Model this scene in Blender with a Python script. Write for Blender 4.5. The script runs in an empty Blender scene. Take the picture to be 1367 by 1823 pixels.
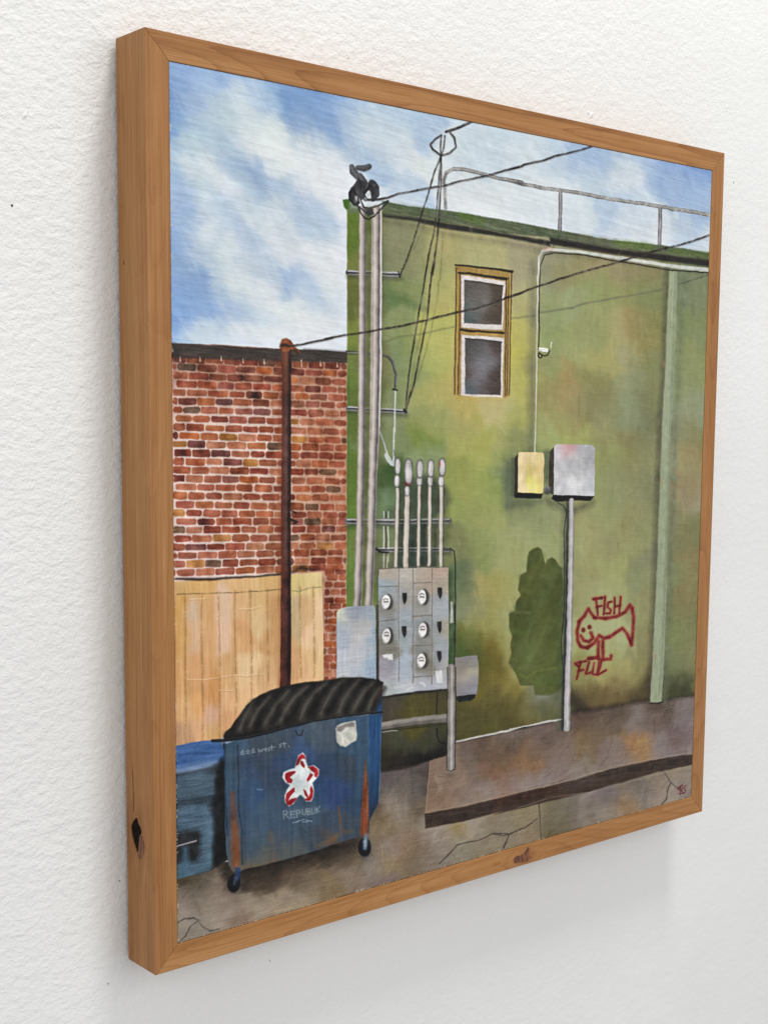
import bpy, bmesh, math, random
import numpy as np
from mathutils import Matrix, Vector, geometry as mgeo

random.seed(7)
RNG = np.random.default_rng(7)
S = bpy.context.scene
C = S.collection

# ------------------------------------------------------------------ camera
FR_W, FR_H, FR_D, RAIL = 0.6464, 0.66, 0.039, 0.0187      # outer size, depth, rail face width
F_PX, YAW, PITCH, ROLL = 2412.816, -0.70780, -0.11110, -0.0075
CAM = (-0.8098, -0.8201, 0.0736)


def cam_rot(a, b, c):
    ca, sa, cb, sb, cc, sc = math.cos(a), math.sin(a), math.cos(b), math.sin(b), math.cos(c), math.sin(c)
    Rz = np.array([[ca, -sa, 0], [sa, ca, 0], [0, 0, 1]])
    Rx = np.array([[1, 0, 0], [0, cb, -sb], [0, sb, cb]])
    Ry = np.array([[cc, 0, sc], [0, 1, 0], [-sc, 0, cc]])
    return Rz @ Rx @ Ry


R = cam_rot(YAW, PITCH, ROLL)
cd = bpy.data.cameras.new('camera')
cam = bpy.data.objects.new('camera', cd)
C.objects.link(cam)
M = Matrix(((R[0, 0], R[0, 2], -R[0, 1], CAM[0]), (R[1, 0], R[1, 2], -R[1, 1], CAM[1]),
            (R[2, 0], R[2, 2], -R[2, 1], CAM[2]), (0, 0, 0, 1)))
cam.matrix_world = M
cd.sensor_fit = 'VERTICAL'
cd.sensor_height = 36
cd.lens = F_PX / 1823 * 36
cd.shift_x = -2.8 / 1823
cd.shift_y = 96.2 / 1823
cd.clip_start = 0.02
cd.clip_end = 50
S.camera = cam

# ------------------------------------------------------------------ light: soft room light, a large window / ceiling source up right, plus an added fill at left
w = bpy.data.worlds.new('World')
S.world = w
w.use_nodes = True
w.node_tree.nodes['Background'].inputs[0].default_value = (0.985, 0.985, 1.0, 1)
w.node_tree.nodes['Background'].inputs[1].default_value = 0.54


def area(name, loc, target, sx, sy, power, col):
    l = bpy.data.lights.new(name, 'AREA')
    l.shape = 'RECTANGLE'
    l.size, l.size_y, l.energy, l.color = sx, sy, power, col
    o = bpy.data.objects.new(name, l)
    C.objects.link(o)
    o.location = loc
    o.rotation_euler = (Vector(target) - Vector(loc)).to_track_quat('-Z', 'Y').to_euler()
    return o


area('window_light', (0.7, -3.0, 0.9), (0, 0, 0), 2.4, 2.0, 30, (1.0, 0.99, 0.965))
area('ceiling_light', (0.16, -0.95, 2.6), (0, 0, 0), 0.5, 0.7, 47, (1.0, 0.98, 0.945))
area('left_fill_light', (-2.6, -1.3, 0.9), (-0.3, 0, 0), 1.6, 1.6, 15, (1.0, 0.985, 0.96))  # added fill lamp, lifts the shade left of the frame and its side face
S.view_settings.view_transform = 'Standard'
S.view_settings.look = 'None'
S.view_settings.exposure = 0
S.view_settings.gamma = 1
S.render.engine = 'CYCLES'

# ------------------------------------------------------------------ small helpers


def new_mat(name):
    m = bpy.data.materials.new(name)
    m.use_nodes = True
    nt = m.node_tree
    return m, nt, nt.nodes['Principled BSDF']


def N(nt, t, **kw):
    n = nt.nodes.new(t)
    for k, v in kw.items():
        if k.startswith('i_'):
            n.inputs[k[2:].replace('_', ' ')].default_value = v
        else:
            setattr(n, k, v)
    return n


def link_obj(name, me, mat, parent=None):
    o = bpy.data.objects.new(name, me)
    C.objects.link(o)
    if mat:
        me.materials.append(mat)
    if parent:
        o.parent = parent
    return o


def lin(c):
    c = np.asarray(c, float) / 255
    return np.where(c <= .04045, c / 12.92, ((c + .055) / 1.055) ** 2.4)


# ================================================================== the painted picture
# The picture is worked out in the plane of the panel: every paint mark is laid down on a
# pigment map of that plane (and, as a thin skin of paint, on the panel itself).
CW, CH = 1480, 1512
QUAD = np.array([(302, 109), (1268.5, 305), (1231.5, 1418.5), (317.5, 1680)], float)


def homog(src, dst):
    A = []
    for (x, y), (u, v) in zip(src, dst):
        A.append([x, y, 1, 0, 0, 0, -u * x, -u * y, -u])
        A.append([0, 0, 0, x, y, 1, -v * x, -v * y, -v])
    return np.linalg.svd(np.array(A))[2][-1].reshape(3, 3)


H_PU = homog(QUAD, [(0, 0), (1, 0), (1, 1), (0, 1)])       # sketch sheet -> panel (0..1, top-left origin)
H_UP = np.linalg.inv(H_PU)


def app(Hm, p):
    p = np.atleast_2d(np.asarray(p, float))
    q = np.c_[p, np.ones(len(p))] @ Hm.T
    return q[:, :2] / q[:, 2:]


uu, vv = np.meshgrid((np.arange(CW) + .5) / CW, (np.arange(CH) + .5) / CH)
den = H_UP[2, 0] * uu + H_UP[2, 1] * vv + H_UP[2, 2]
X0 = ((H_UP[0, 0] * uu + H_UP[0, 1] * vv + H_UP[0, 2]) / den).astype(np.float32)
Y0 = ((H_UP[1, 0] * uu + H_UP[1, 1] * vv + H_UP[1, 2]) / den).astype(np.float32)
IMG = np.zeros((CH, CW, 3), np.float32)
HGT = np.full((CH, CW), .5, np.float32)

FY = np.fft.fftfreq(CH)[:, None]
FX = np.fft.rfftfreq(CW)[None, :]


def gnoise(sx, sy, ang=0.0):
    """smooth random field, blur sx / sy map cells, turned by ang"""
    n = RNG.standard_normal((CH, CW)).astype(np.float32)
    ca, sa = math.cos(ang), math.sin(ang)
    fx = FX * ca + FY * sa
    fy = -FX * sa + FY * ca
    g = np.exp(-2 * math.pi ** 2 * ((fx * sx) ** 2 + (fy * sy) ** 2))
    r = np.fft.irfft2(np.fft.rfft2(n) * g, s=(CH, CW)).astype(np.float32)
    return r / r.std()


G_h = gnoise(11, .75, .04) * .7 + gnoise(26, 1.2, .1) * .5
G_h2 = gnoise(60, 1.6, .10)
G_v = gnoise(.8, 11, .03) * .7 + gnoise(1.3, 26) * .5
G_v2 = gnoise(2.5, 60)
G_d = gnoise(9, .9, .45) * .6 + gnoise(9, .9, -.5) * .4
G_f = gnoise(.8, .8)
G_m = gnoise(5, 5)
G_l = gnoise(24, 24)
G_l2 = gnoise(24, 24)
WX1, WY1 = gnoise(7, 7), gnoise(7, 7)
WX2, WY2 = gnoise(2.2, 2.2), gnoise(2.2, 2.2)
X = X0 + WX1 * .24 + WX2 * .12          # slightly shaky hand
Y = Y0 + WY1 * .24 + WY2 * .12


def window(pts, pad):
    pts = np.atleast_2d(pts)
    x0, y0 = pts.min(0) - pad
    x1, y1 = pts.max(0) + pad
    c = app(H_PU, [(x0, y0), (x1, y0), (x1, y1), (x0, y1)]) * (CW, CH)
    a = np.clip(np.floor(c.min(0)).astype(int) - 1, 0, (CW, CH))
    b = np.clip(np.ceil(c.max(0)).astype(int) + 2, 0, (CW, CH))
    return slice(a[1], b[1]), slice(a[0], b[0])


def sdf_poly(x, y, P):
    d = np.full(x.shape, 1e9, np.float32)
    ins = np.zeros(x.shape, bool)
    n = len(P)
    for i in range(n):
        ax, ay = P[i]
        bx, by = P[(i + 1) % n]
        ex, ey = bx - ax, by - ay
        L = ex * ex + ey * ey + 1e-9
        t = np.clip(((x - ax) * ex + (y - ay) * ey) / L, 0, 1)
        d = np.minimum(d, (x - ax - t * ex) ** 2 + (y - ay - t * ey) ** 2)
        if ay != by:
            c = (ay > y) != (by > y)
            ins ^= c & (x < ex * (y - ay) / (by - ay) + ax)
    d = np.sqrt(d)
    return np.where(ins, d, -d)


def put(sl, a, col, h=0.0, rough=0.0):
    a = np.clip(a, 0, 1)[..., None]
    IMG[sl] = IMG[sl] * (1 - a) + np.asarray(col, np.float32) * a
    if h:
        HGT[sl] += h * a[..., 0]


def poly(P, col, soft=.7, alpha=1.0, h=.05, tex=5.0, g='m', wob=True):
    P = np.asarray(P, float)
    sl = window(P, 4 + soft * 2)
    x, y = (X[sl], Y[sl]) if wob else (X0[sl], Y0[sl])
    d = sdf_poly(x, y, P)
    G = {'m': G_m, 'h': G_h, 'v': G_v, 'd': G_d, 'l': G_l}[g][sl]
    c = np.asarray(col, np.float32) + (G * tex + G_f[sl] * tex * .3)[..., None]
    put(sl, np.clip(d / soft * .5 + .5, 0, 1) * alpha, c, h)


def dist_line(x, y, P, wd):
    """distance minus half-width along a polyline with changing width; returns (signed, t-cross)"""
    best = np.full(x.shape, 1e9, np.float32)
    for i in range(len(P) - 1):
        ax, ay = P[i]
        bx, by = P[i + 1]
        ex, ey = bx - ax, by - ay
        L = ex * ex + ey * ey + 1e-9
        t = np.clip(((x - ax) * ex + (y - ay) * ey) / L, 0, 1)
        d = np.sqrt((x - ax - t * ex) ** 2 + (y - ay - t * ey) ** 2) - (wd[i] + t * (wd[i + 1] - wd[i])) * .5
        best = np.minimum(best, d)
    return best


def stroke(P, wid, col, alpha=1.0, soft=.8, h=.06, dry=0.0, tex=4.0, wob=True):
    P = np.asarray(P, float)
    wd = [wid] * len(P) if np.isscalar(wid) else list(wid)
    if len(wd) != len(P):
        wd = list(np.interp(np.linspace(0, 1, len(P)), np.linspace(0, 1, len(wd)), wd))
    # the long ones in pieces, to keep the windows small
    if len(P) > 5:
        k = 4
        sls = []
        for i in range(0, len(P) - 1, k):
            Q = P[i:i + k + 1]
            if len(Q) > 1:
                _stroke(Q, wd[i:i + k + 1], col, alpha, soft, h, dry, tex, wob)
        return
    _stroke(P, wd, col, alpha, soft, h, dry, tex, wob)


def _stroke(P, wd, col, alpha, soft, h, dry, tex, wob):
    sl = window(P, max(wd) + 3 + soft * 2)
    x, y = (X[sl], Y[sl]) if wob else (X0[sl], Y0[sl])
    d = dist_line(x, y, P, wd)
    a = np.clip(.5 - d / soft * .5, 0, 1) * alpha
    if dry:
        a = a * np.clip(1 - dry * np.clip(G_f[sl] * .7 + G_m[sl] * .5 + .1, 0, 1.4), 0, 1)
    c = np.asarray(col, np.float32) + (G_m[sl] * tex + G_f[sl] * tex * .4)[..., None]
    put(sl, a, c, h)


def blob(cx, cy, rx, ry, col, alpha=1.0, p=1.0, ang=0.0, h=0.0, clip=None):
    m = max(rx, ry) * 2.4
    sl = window([(cx - m, cy - m), (cx + m, cy + m)], 1)
    x, y = X[sl] - cx, Y[sl] - cy
    ca, sa = math.cos(ang), math.sin(ang)
    q = ((x * ca + y * sa) / rx) ** 2 + ((-x * sa + y * ca) / ry) ** 2
    a = np.exp(-q ** p)
    if clip is not None:
        a = a * (sdf_poly(x + cx, y + cy, clip) > 0)
    put(sl, a * alpha, col, h)


def ell(cx, cy, rx, ry, n=14, ang=0.0):
    t = np.linspace(0, 2 * np.pi, n, endpoint=False)
    x, y = rx * np.cos(t), ry * np.sin(t)
    return np.c_[cx + x * math.cos(ang) - y * math.sin(ang), cy + x * math.sin(ang) + y * math.cos(ang)]


def field(P, samples, warp=9.0, sig=None, soft=.8, h=0.0, aniso=1.0, alpha=1.0):
    """fill polygon P with colours blended between hand-picked sample points"""
    P = np.asarray(P, float)
    sl = window(P, 4)
    st = 4
    x = (X0[sl] + (G_l[sl] + WX1[sl] * .35) * warp * .5)[::st, ::st]
    y = (Y0[sl] + (G_l2[sl] + WY1[sl] * .35) * warp * .5)[::st, ::st]
    acc = np.zeros(x.shape + (3,), np.float32)
    ws = np.zeros(x.shape, np.float32)
    pts = np.array([(s[0], s[1]) for s in samples], float)
    if sig is None:
        dd = np.sqrt(((pts[:, None] - pts[None]) ** 2).sum(-1)) + np.eye(len(pts)) * 1e6
        sig = np.median(dd.min(1)) * .55
    for (sx, sy, c) in samples:
        q = ((x - sx) * aniso) ** 2 + (y - sy) ** 2
        wgt = np.exp(-q / (2 * sig * sig)) + 1e-3 / (1 + (q / (sig * sig)) ** 2) + 1e-9
        acc += wgt[..., None] * np.asarray(c, np.float32)
        ws += wgt
    acc /= ws[..., None]
    hh, ww = X0[sl].shape
    yi = np.clip(np.arange(hh) / st, 0, acc.shape[0] - 1)
    xi = np.clip(np.arange(ww) / st, 0, acc.shape[1] - 1)
    y0 = yi.astype(int); y1 = np.minimum(y0 + 1, acc.shape[0] - 1); fy = (yi - y0)[:, None, None]
    x0 = xi.astype(int); x1 = np.minimum(x0 + 1, acc.shape[1] - 1); fx = (xi - x0)[None, :, None]
    full = (acc[y0][:, x0] * (1 - fy) + acc[y1][:, x0] * fy) * (1 - fx) + (acc[y0][:, x1] * (1 - fy) + acc[y1][:, x1] * fy) * fx
    a = np.clip(sdf_poly(X[sl], Y[sl], P) / soft * .5 + .5, 0, 1)
    put(sl, a * alpha, full.astype(np.float32), h)
    return sl, a


def dabs(P, n, ln, wd, ang, spread=.3, jit=6, alpha=.5, hue=3, seed=0, h=.04):
    """bristle brush dabs picking up the colour that lies under them"""
    P = np.asarray(P, float)
    sl = window(P, 0)
    msk = (sdf_poly(X0[sl], Y0[sl], P) > 1)
    oy, ox = sl[0].start, sl[1].start
    ys, xs = np.nonzero(msk)
    full = np.zeros((CH, CW), bool)
    full[sl] = msk
    r = np.random.default_rng(seed + 11)
    for k in range(n):
        i = r.integers(len(ys))
        cy, cx = ys[i] + oy, xs[i] + ox
        L = ln * r.uniform(.5, 1.4); Wd = wd * r.uniform(.5, 1.3)
        a = ang + r.normal() * spread
        m = int(L + Wd) + 1
        y0, y1, x0, x1 = max(cy - m, 0), min(cy + m, CH), max(cx - m, 0), min(cx + m, CW)
        yy, xx = np.mgrid[y0:y1, x0:x1].astype(np.float32)
        dx, dy = xx - cx, yy - cy
        dy = dy + r.normal() * .004 * dx * dx
        u = dx * math.cos(a) + dy * math.sin(a)
        v = -dx * math.sin(a) + dy * math.cos(a)
        ph = r.uniform(0, 6.28, 3); fr = r.uniform(.7, 2.6, 3)
        br = .62 + .38 * (np.sin(v * fr[0] + ph[0]) + np.sin(v * fr[1] + ph[1]) + np.sin(v * fr[2] + ph[2] + u * .02)) / 2
        al = np.clip(1.2 - np.abs(v) / Wd * 1.2, 0, 1) * np.clip(2 - 2 * np.abs(u) / L, 0, 1) * np.clip(br, 0, 1) * alpha
        al = al * full[y0:y1, x0:x1]
        col = IMG[cy, cx] + r.normal() * jit + r.normal(size=3) * hue
        s2 = (slice(y0, y1), slice(x0, x1))
        IMG[s2] = IMG[s2] * (1 - al[..., None]) + col.astype(np.float32) * al[..., None]
        HGT[s2] += (al * (br - .5) * h * 2).astype(np.float32)


def grain(P, G, amp, hamp=.05, edge=1.0):
    P = np.asarray(P, float)
    sl = window(P, 2)
    m = np.clip(sdf_poly(X0[sl], Y0[sl], P) / edge, 0, 1)
    IMG[sl] += (G[sl] * m * amp)[..., None]
    HGT[sl] += G[sl] * m * hamp


def Z(x0, y0, s):
    def f(*pts):
        if len(pts) == 1 and not np.isscalar(pts[0][0]):
            pts = pts[0]
        return [(x0 + p[0] / s, y0 + p[1] / s) + tuple(p[2:]) for p in pts]
    return f


V2, V3, V4 = Z(580, 180, 3.4175), Z(900, 180, 2.9272), Z(580, 450, 3.4175)
V5, V6, V7, V8 = Z(280, 590, 3.797), Z(280, 850, 3.797), Z(600, 760, 4.5567), Z(580, 980, 4.5567)
W1, W2, W3 = Z(300, 1180, 3.4175), Z(200, 1380, 3.4175), Z(580, 1180, 3.4175)
W4, W5, W6 = Z(880, 940, 3.4175), Z(880, 1220, 3.4175), Z(880, 760, 4.272)
S1, S2, S3 = Z(290, 100, 3.375), Z(660, 180, 2.1698), Z(680, 430, 3.1967)
S4, S5, S6 = Z(930, 430, 3.3139), Z(660, 1050, 4.0206), Z(590, 1320, 3.3341)

# ------------------------------------------------------------------ thin paint skins as geometry
PANEL_W, PANEL_H = FR_W - 2 * RAIL, FR_H - 2 * RAIL
PANEL_Y = 0.0006                     # front of the panel, a hair behind the frame's face (y = 0)
LAYER = 0.00005


def skin_xyz(pts):
    q = app(H_PU, pts)
    q = np.clip(q, 0.0015, .9985)
    return np.c_[(q[:, 0] - .5) * PANEL_W, (.5 - q[:, 1]) * PANEL_H], q


PAINT, paint_nt, paint_bs = new_mat('oil_paint')
root = bpy.data.objects.new('framed_painting', None)
C.objects.link(root)
root['label'] = 'framed painting of a blue dumpster beside a green building, hung on the white wall'
root['category'] = 'painting'


def clip_poly(P):
    """clip to the panel"""
    q = [tuple(p) for p in app(H_PU, P)]
    for ax, lim, sg in ((0, .0015, 1), (0, .9985, -1), (1, .0015, 1), (1, .9985, -1)):
        out = []
        for i in range(len(q)):
            a, b = q[i - 1], q[i]
            ia, ib = (a[ax] - lim) * sg >= 0, (b[ax] - lim) * sg >= 0
            if ia != ib:
                t = (lim - a[ax]) / (b[ax] - a[ax])
                out.append((a[0] + t * (b[0] - a[0]), a[1] + t * (b[1] - a[1])))
            if ib:
                out.append(b)
        q = out
        if not q:
            break
    return q


SKN = [0]


def skin(name, polys, layer, parent, label=None):
    """one paint skin from one or several outlines given on the sketch sheet"""
    if np.isscalar(polys[0][0]):
        polys = [polys]
    verts, faces, uvs = [], [], []
    SKN[0] += 1
    for ip, P in enumerate(polys):
        zf = PANEL_Y - LAYER * layer - (SKN[0] % 37) * 1.2e-6 - (ip % 7) * 5e-7
        P = [tuple(p[:2]) for p in P]
        q = clip_poly(P)
        if len(q) < 3:
            continue
        xy = [((a - .5) * PANEL_W, (.5 - b) * PANEL_H) for a, b in q]
        tris = mgeo.tessellate_polygon([[Vector((x, z, 0)) for x, z in xy]])
        b0 = len(verts)
        n = len(q)
        verts += [(x, zf, z) for x, z in xy] + [(x, PANEL_Y + .00002, z) for x, z in xy]
        uvs += [(a, 1 - b) for a, b in q] * 2
        for t in tris:
            a, b, c = [xy[i] for i in t]
            cr = (b[0] - a[0]) * (c[1] - a[1]) - (b[1] - a[1]) * (c[0] - a[0])
            if abs(cr) < 1e-14:
                continue
            faces.append(tuple(b0 + i for i in (t if cr > 0 else t[::-1])))
        ar = sum(xy[i - 1][0] * xy[i][1] - xy[i][0] * xy[i - 1][1] for i in range(n))
        for i in range(n):
            j = (i + 1) % n
            f = (b0 + i, b0 + n + i, b0 + n + j, b0 + j)
            faces.append(f if ar > 0 else f[::-1])
    me = bpy.data.meshes.new(name)
    me.from_pydata(verts, [], faces)
    ul = me.uv_layers.new(name='panel')
    for lp in me.loops:
        ul.data[lp.index].uv = uvs[lp.vertex_index]
    o = link_obj(name, me, PAINT, parent)
    if label:
        o['label'] = label
    return o


def ribbon(P, wid):
    """outline of a brush line"""
    P = np.asarray([p[:2] for p in P], float)
    wd = np.full(len(P), float(wid)) if np.isscalar(wid) else np.interp(np.linspace(0, 1, len(P)), np.linspace(0, 1, len(wid)), wid)
    L, Rr = [], []
    for i in range(len(P)):
        t = P[min(i + 1, len(P) - 1)] - P[max(i - 1, 0)]
        t = t / (np.hypot(*t) + 1e-9)
        n = np.array([-t[1], t[0]]) * wd[i] / 2
        L.append(tuple(P[i] + n)); Rr.append(tuple(P[i] - n))
    quads = []
    for i in range(len(P) - 1):
        quads.append([L[i], L[i + 1], Rr[i + 1], Rr[i]])
    return quads


# ------------------------------------------------------------------ SKY
SHEET = [(298, 104), (1274, 302), (1236, 1422), (314, 1686)]
sky_s1 = """60 60 110 145 200;200 90 135 170 215;330 110 125 160 210;500 150 120 160 210;700 200 105 145 200;900 240 95 138 195;1100 270 120 155 205;1330 310 170 190 210
70 250 85 130 195;200 250 135 165 205;330 230 160 185 205;470 235 190 205 215;600 260 150 180 210;780 300 85 130 190;950 330 95 138 195;1120 350 150 175 200;1250 380 195 208 210
80 420 90 135 200;220 400 150 180 205;350 380 165 190 200;520 400 185 200 205;680 430 208 218 208;830 400 125 155 195;1000 430 105 143 195;1150 470 140 165 200;1300 470 200 210 210
60 560 130 165 205;200 540 170 195 205;330 520 150 178 200;480 500 195 205 205;600 520 214 221 213;760 540 217 222 214;900 560 180 195 205;1050 540 110 148 195;1200 580 160 180 205;1320 560 190 200 208
70 680 140 175 210;200 680 190 205 212;300 680 200 212 210;420 660 140 170 200;560 700 118 150 195;700 650 200 210 208;850 660 214 220 216;1000 650 217 222 217;1100 640 170 190 205;1080 740 217 222 220
70 820 135 165 205;200 830 185 202 212;350 800 208 215 214;480 780 150 178 202;620 800 142 168 198;750 800 150 175 200;900 780 208 213 213;1020 830 217 220 217
70 980 125 160 205;200 960 170 190 208;350 940 160 185 210;470 900 185 200 208;620 940 190 203 210;750 900 185 200 212;850 920 155 180 208;950 960 162 186 210;1060 950 217 222 217
70 1100 110 150 200;150 1080 140 170 208;260 1070 203 213 214;400 1050 150 178 208;520 1080 160 182 208;640 1040 203 213 212;760 1080 190 202 212;900 1060 155 182 208;1050 1080 213 218 217
70 1220 110 150 195;180 1200 150 175 205;290 1210 165 188 208;430 1170 198 211 213;560 1170 155 178 208;700 1160 208 215 214;850 1200 217 219 216;1000 1200 215 219 216
100 1340 112 148 200;240 1320 100 140 200;350 1300 180 198 208;470 1330 208 215 212;600 1260 170 188 205;760 1310 130 162 205;880 1330 148 176 210;1030 1340 208 214 217
100 1480 102 146 205;240 1440 102 143 200;350 1430 150 178 208;480 1430 198 211 214;620 1460 215 219 217;780 1440 198 210 214;930 1430 168 190 215;1060 1440 211 218 217
100 1600 90 140 210;200 1560 105 150 210;330 1580 130 166 212;450 1570 128 162 210;600 1570 170 195 215;750 1590 208 214 214;900 1580 215 219 217
100 1700 130 170 215;250 1700 185 202 215;400 1680 195 208 217;550 1680 210 216 217;700 1700 214 218 218;1050 1700 212 218 218"""
sky_s2 = """30 50 150 180 205;30 130 165 190 208;30 220 125 160 200;130 60 150 180 205;200 120 145 172 205;100 180 190 203 210;200 260 205 212 212;150 330 150 178 208;100 370 195 205 212;300 220 205 212 210;420 150 185 200 210;400 230 180 198 208;520 130 180 198 210;600 130 197 207 214;350 330 205 210 212
500 200 185 200 210;600 200 197 209 214;450 380 212 216 218;600 430 207 214 218;700 230 170 190 208;800 230 140 168 205;900 210 135 166 208;850 300 165 188 208;950 260 197 207 214;1050 240 145 174 212;1150 260 110 146 205;1280 290 90 130 200;1000 310 207 214 217;1060 330 135 167 210;1180 350 125 158 205;1280 350 125 160 210
800 420 202 212 217;950 430 158 183 212;1000 470 197 207 217;1060 420 185 200 215;1080 500 210 216 218;1200 450 175 193 210;1270 430 135 167 210;1250 500 165 188 212;1290 550 197 207 217"""


def parse(t, vf):
    out = []
    for line in t.replace('\n', ';').split(';'):
        v = [float(q) for q in line.split()]
        if len(v) == 5:
            x, y = vf((v[0], v[1]))[0]
            out.append((x, y, v[2:]))
    return out


SKYP = [(298, 104), (1274, 302), (1268, 460), (1091, 436), (980, 412), (832, 388), (694, 372), (622, 372), (622, 640), (560, 632), (305, 620)]


def cool(smp):
    return [(x, y, [c[0] - 1, c[1] - 2, c[2] + 5] if c[2] < c[1] + 2 else c) for x, y, c in smp]


def comp(smp, k, to, cond=None):
    return [(x, y, [a_ * (1 - k) + b_ * k for a_, b_ in zip(c, to)] if cond is None or cond(x, y) else c) for x, y, c in smp]


sky_pts = comp(cool(parse(sky_s1, S1)), .22, (200, 210, 218)) + comp(parse(sky_s2, S2), .34, (196, 207, 214))
field(SHEET, sky_pts, warp=18, sig=14)
dabs(SKYP, 700, 60, 9, .6, .35, jit=6, alpha=.36, hue=1.5, seed=1)
dabs(SKYP, 1200, 30, 4, .35, .35, jit=7, alpha=.35, hue=1, seed=31)
dabs(SKYP, 500, 40, 6, .1, .4, jit=6, alpha=.30, hue=1.5, seed=2)
grain(SKYP, G_h, 1.8, .035)
grain(SKYP, G_h2, 1.2, .015)
grain(SKYP, G_d, .7, .01)
for x_, y_, a_, b_, an_, al_ in ((520, 560, 95, 30, .15, .45), (570, 470, 45, 50, .6, .35), (480, 250, 90, 22, .6, .3), (410, 420, 80, 16, .9, .3), (560, 320, 50, 18, .9, .4), (460, 590, 90, 12, .1, .5), (730, 300, 40, 26, .3, .3), (880, 380, 90, 14, .25, .45), (1000, 330, 60, 18, .2, .3)):
    blob(x_, y_, a_, b_, (222, 226, 224), al_, ang=an_, clip=SKYP)
dabs(SKYP, 420, 40, 7, .75, .3, jit=6, alpha=.28, hue=1, seed=61)
grain(SKYP, G_h, .9, .01)
sky_o = skin('sky_paint', [[(299, 105), (1272, 303), (1266, 470), (1091, 450), (980, 425), (832, 400), (694, 385), (622, 385), (622, 650), (305, 630)]], 1, root, 'streaky blue and white painted sky')

# ------------------------------------------------------------------ RAILING on the roof
rail_line = V2((735, 655), (730, 560), (722, 490), (736, 440), (785, 415), (850, 418), (940, 442), (1060, 475), (1200, 498)) + V3((0, 412), (100, 437), (200, 457), (290, 468), (400, 484), (540, 513), (700, 535), (860, 563), (1000, 584), (1075, 600))
stroke(rail_line, [6.5, 7, 6.5, 6, 6, 6, 6.5, 6.5], (158, 158, 156), tex=8)
off = [(x, y + 2.4) for x, y in rail_line]
stroke(off, 1.6, (98, 96, 96), alpha=.8, dry=.5)
stroke([(x, y - 2.6) for x, y in rail_line], 1.3, (112, 110, 110), alpha=.7, dry=.6)
rl = skin('painted_railing', ribbon(rail_line, 7), 2, root, 'grey pipe railing on the painted roof')
for P in (V3((290, 470), (289, 560), (286, 680)), V3((808, 562), (808, 650), (805, 752))):
    stroke(P, 6.2, (150, 146, 148), tex=6)
    stroke([(x + 2.4, y) for x, y in P], 1.6, (92, 88, 92), alpha=.8, dry=.3)
    stroke([(x - 2.6, y) for x, y in P], 1.4, (105, 95, 98), alpha=.8, dry=.4)
    skin('railing_post', ribbon(P, 6), 3, rl)

# ------------------------------------------------------------------ BRICK WALL
BRICKP = [(305, 611), (385, 613.5), (504, 621.5), (622, 627), (622, 1080), (610, 1215), (560, 1215), (305, 1060)]
mort = [(x, y, c) for x, y, c in ((330, 650, (140, 95, 75)), (450, 660, (160, 105, 80)), (590, 665, (165, 115, 90)),
        (330, 720, (205, 175, 160)), (450, 730, (205, 178, 165)), (590, 720, (195, 160, 140)), (330, 800, (210, 190, 182)),
        (450, 800, (212, 190, 180)), (590, 810, (190, 140, 110)), (330, 900, (212, 188, 178)), (450, 900, (205, 180, 165)), (590, 900, (190, 145, 120)),
        (330, 990, (210, 185, 180)), (450, 990, (212, 190, 182)), (590, 990, (185, 140, 115)), (590, 1100, (190, 150, 135)), (590, 1200, (170, 120, 100)))]
mort = comp(mort, .12, (222, 202, 190), lambda x, y: y > 690)
mort = comp(mort, .25, (160, 110, 85), lambda x, y: x > 530)
field(BRICKP, mort, warp=14, sig=45)
grain(BRICKP, G_m, 7, .05)
grain(BRICKP, G_v, 5, .05)
bw = skin('painted_brick_wall', [(305, 611), (504, 621.5), (622, 627), (622, 1215), (305, 1215)], 2, root, 'red brick wall with pale mortar, painted')
pal = [(152, 76, 46), (146, 66, 44), (160, 86, 54), (156, 80, 48), (150, 70, 50), (168, 96, 56), (140, 62, 40), (164, 90, 60), (176, 112, 82),
       (160, 84, 66), (150, 72, 50), (166, 88, 44), (154, 78, 52), (138, 58, 36), (172, 104, 74), (158, 82, 56), (156, 80, 48), (162, 84, 52), (124, 66, 58), (112, 78, 56), (170, 112, 54), (148, 70, 44), (152, 74, 50), (168, 94, 62)]
ylk = [638.7 + (652.7 - 638.7) * min(i, 1) + max(i - 1, 0) * 15.3 for i in range(26)]
yrk = [653, 666.4] + [681.5, 695.5, 708.5, 721.7, 737.5, 753.7, 770, 785, 798, 812.5, 827, 841.5, 857.3, 871.8, 887, 904, 918, 929, 942, 956.5, 971.5, 983, 997.5, 1009.3]
yex = [1018.5, 1028.6, 1041, 1054, 1068.5, 1079, 1092, 1106, 1118.5, 1133, 1146, 1159, 1172, 1185, 1198, 1210]
bricks = []
rb = random.Random(5)
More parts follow.
